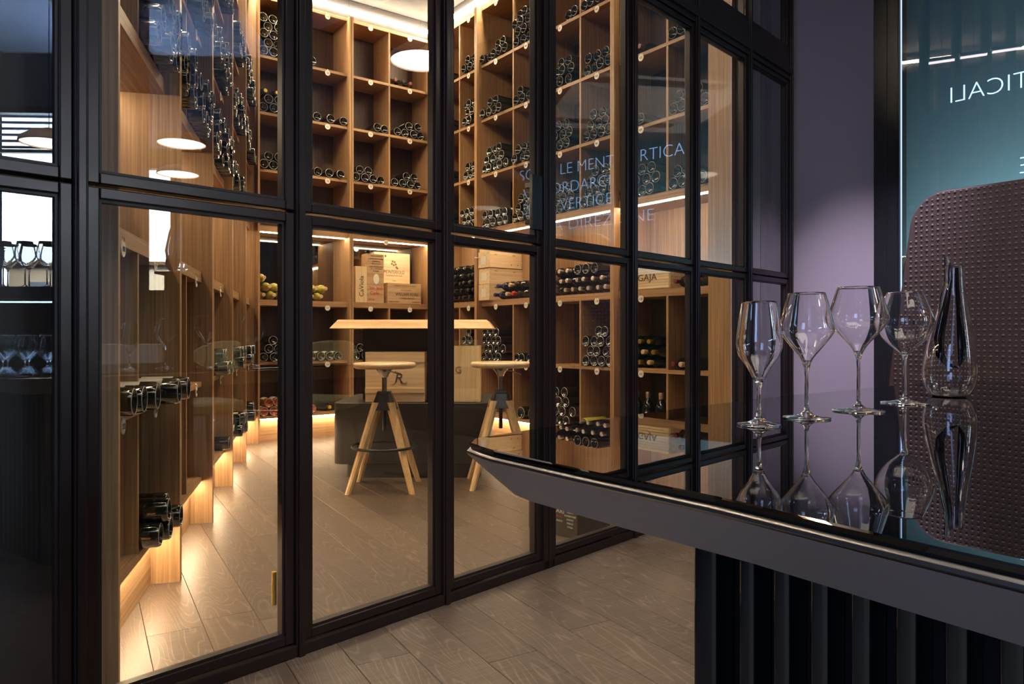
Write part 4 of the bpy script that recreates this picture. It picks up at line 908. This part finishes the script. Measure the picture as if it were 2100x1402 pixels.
def tub_chair(x, y, rz, label):
    c = tag(empty('tub_chair', (x, y, 0), rz), label, 'chair', 'cream tub chairs of the dining side')
    obj('seat', MB().prism(rrect(-0.24, 0.24, -0.24, 0.22, 0.1), 0.40, 0.48), 'cream', c, bevel=0.02, smooth=40)
    n_ = 14; vs = []; fs = []
    for k in range(n_+1):
        a = -1.15+2.3*k/n_; zt = 0.885-0.10*abs(a/1.15)**3; zb = 0.66+0.04*abs(a/1.15)**3
        for r_ in (0.265, 0.295):
            for zz in (zb, zt): vs.append((r_*math.sin(a), r_*math.cos(a)-0.05, zz))
    for k in range(n_):
        i, j = 4*k, 4*k+4; fs += [(i, j, j+1, i+1), (i+2, i+3, j+3, j+2), (i+1, j+1, j+3, i+3), (i, i+2, j+2, j)]
    fs += [(0, 1, 3, 2), (4*n_, 4*n_+2, 4*n_+3, 4*n_+1)]
    obj('backrest', MB().add(vs, fs), 'cream', c, smooth=50, bevel=0.01)
    for sx in (-0.18, 0.18): obj('back_post', MB().tube([(sx,0.16,0.42),(sx*1.05,0.20,0.68)], 0.012, 8), 'black', c)
    for sx, sy in ((-.2,-.2),(.2,-.2),(-.2,.18),(.2,.18)): obj('leg', MB().tube([(sx*.9,sy*.9,0.41),(sx*1.1,sy*1.1,0)], [.016,.011], 8), 'black', c)
tub_chair(2.31, 0.78, -0.9, 'cream tub chair mirrored in the left glass bay'); tub_chair(2.58, 1.52, -1.2, 'cream tub chair mirrored behind the centre mullion'); tub_chair(3.12, 2.62, -1.6, 'cream tub chair mirrored over the right stool')
a = unmirror(270, 700, 0, 6.4)
lt = tag(empty('laid_table', (a[0], a[1], 0)), 'small white-clothed dining table mirrored low in the left glass bay', 'table')
obj('tabletop', MB().prism(rrect(-0.4,0.4,-0.4,0.4,0.05), 0.80, 0.84), 'brown_wood', lt); obj('cloth', MB().prism(rrect(-0.42,0.42,-0.42,0.42,0.05), 0.60, 0.845), 'cloth', lt)
obj('leg', MB().tube([(0,0,0),(0,0,0.8)], 0.04, 12), 'black', lt); obj('foot', MB().lathe([(0,0),(0.25,0),(0.25,0.02),(0,0.03)], 24), 'black', lt, smooth=40)

ds = tag(empty('display_stand', (1.42, 0.985, 0)), 'slim black stand carrying a ribbed decanter, mirrored in the left glass bay', 'stand')
obj('column', MB().prism(rrect(-0.06,0.06,-0.06,0.06,0.01,3), 0.02, 1.26), 'black', ds); obj('foot', MB().prism(rrect(-0.11,0.11,-0.11,0.11,0.02,3), 0.0, 0.02), 'black', ds); obj('plate', MB().prism(rrect(-0.1,0.1,-0.1,0.1,0.02,3), 1.26, 1.272), 'black', ds)
d2 = tag(empty('decanter', (1.42, 0.985, 1.2725), 0.5), 'ribbed silvery decanter with two leaning necks, mirrored in the left glass bay', 'decanter')
obj('body', MB().lathe(smoothprof([(0,0.0),(0.04,0.004),(0.066,0.03),(0.070,0.06),(0.060,0.09),(0.03,0.11)]), 32), 'crystal', d2, smooth=80)
for k in range(6):
    a = -0.9+k*0.36; obj('rib', MB().tube([(-0.05+0.012*k,0.03*math.sin(a),0.05),(-0.062+0.014*k,0.034*math.sin(a),0.12),(-0.045+0.010*k,0.025*math.sin(a),0.22),(-0.018+0.006*k,0.01*math.sin(a),0.315)], [.006,.008,.006,.004], 10), 'chrome', d2, smooth=70)
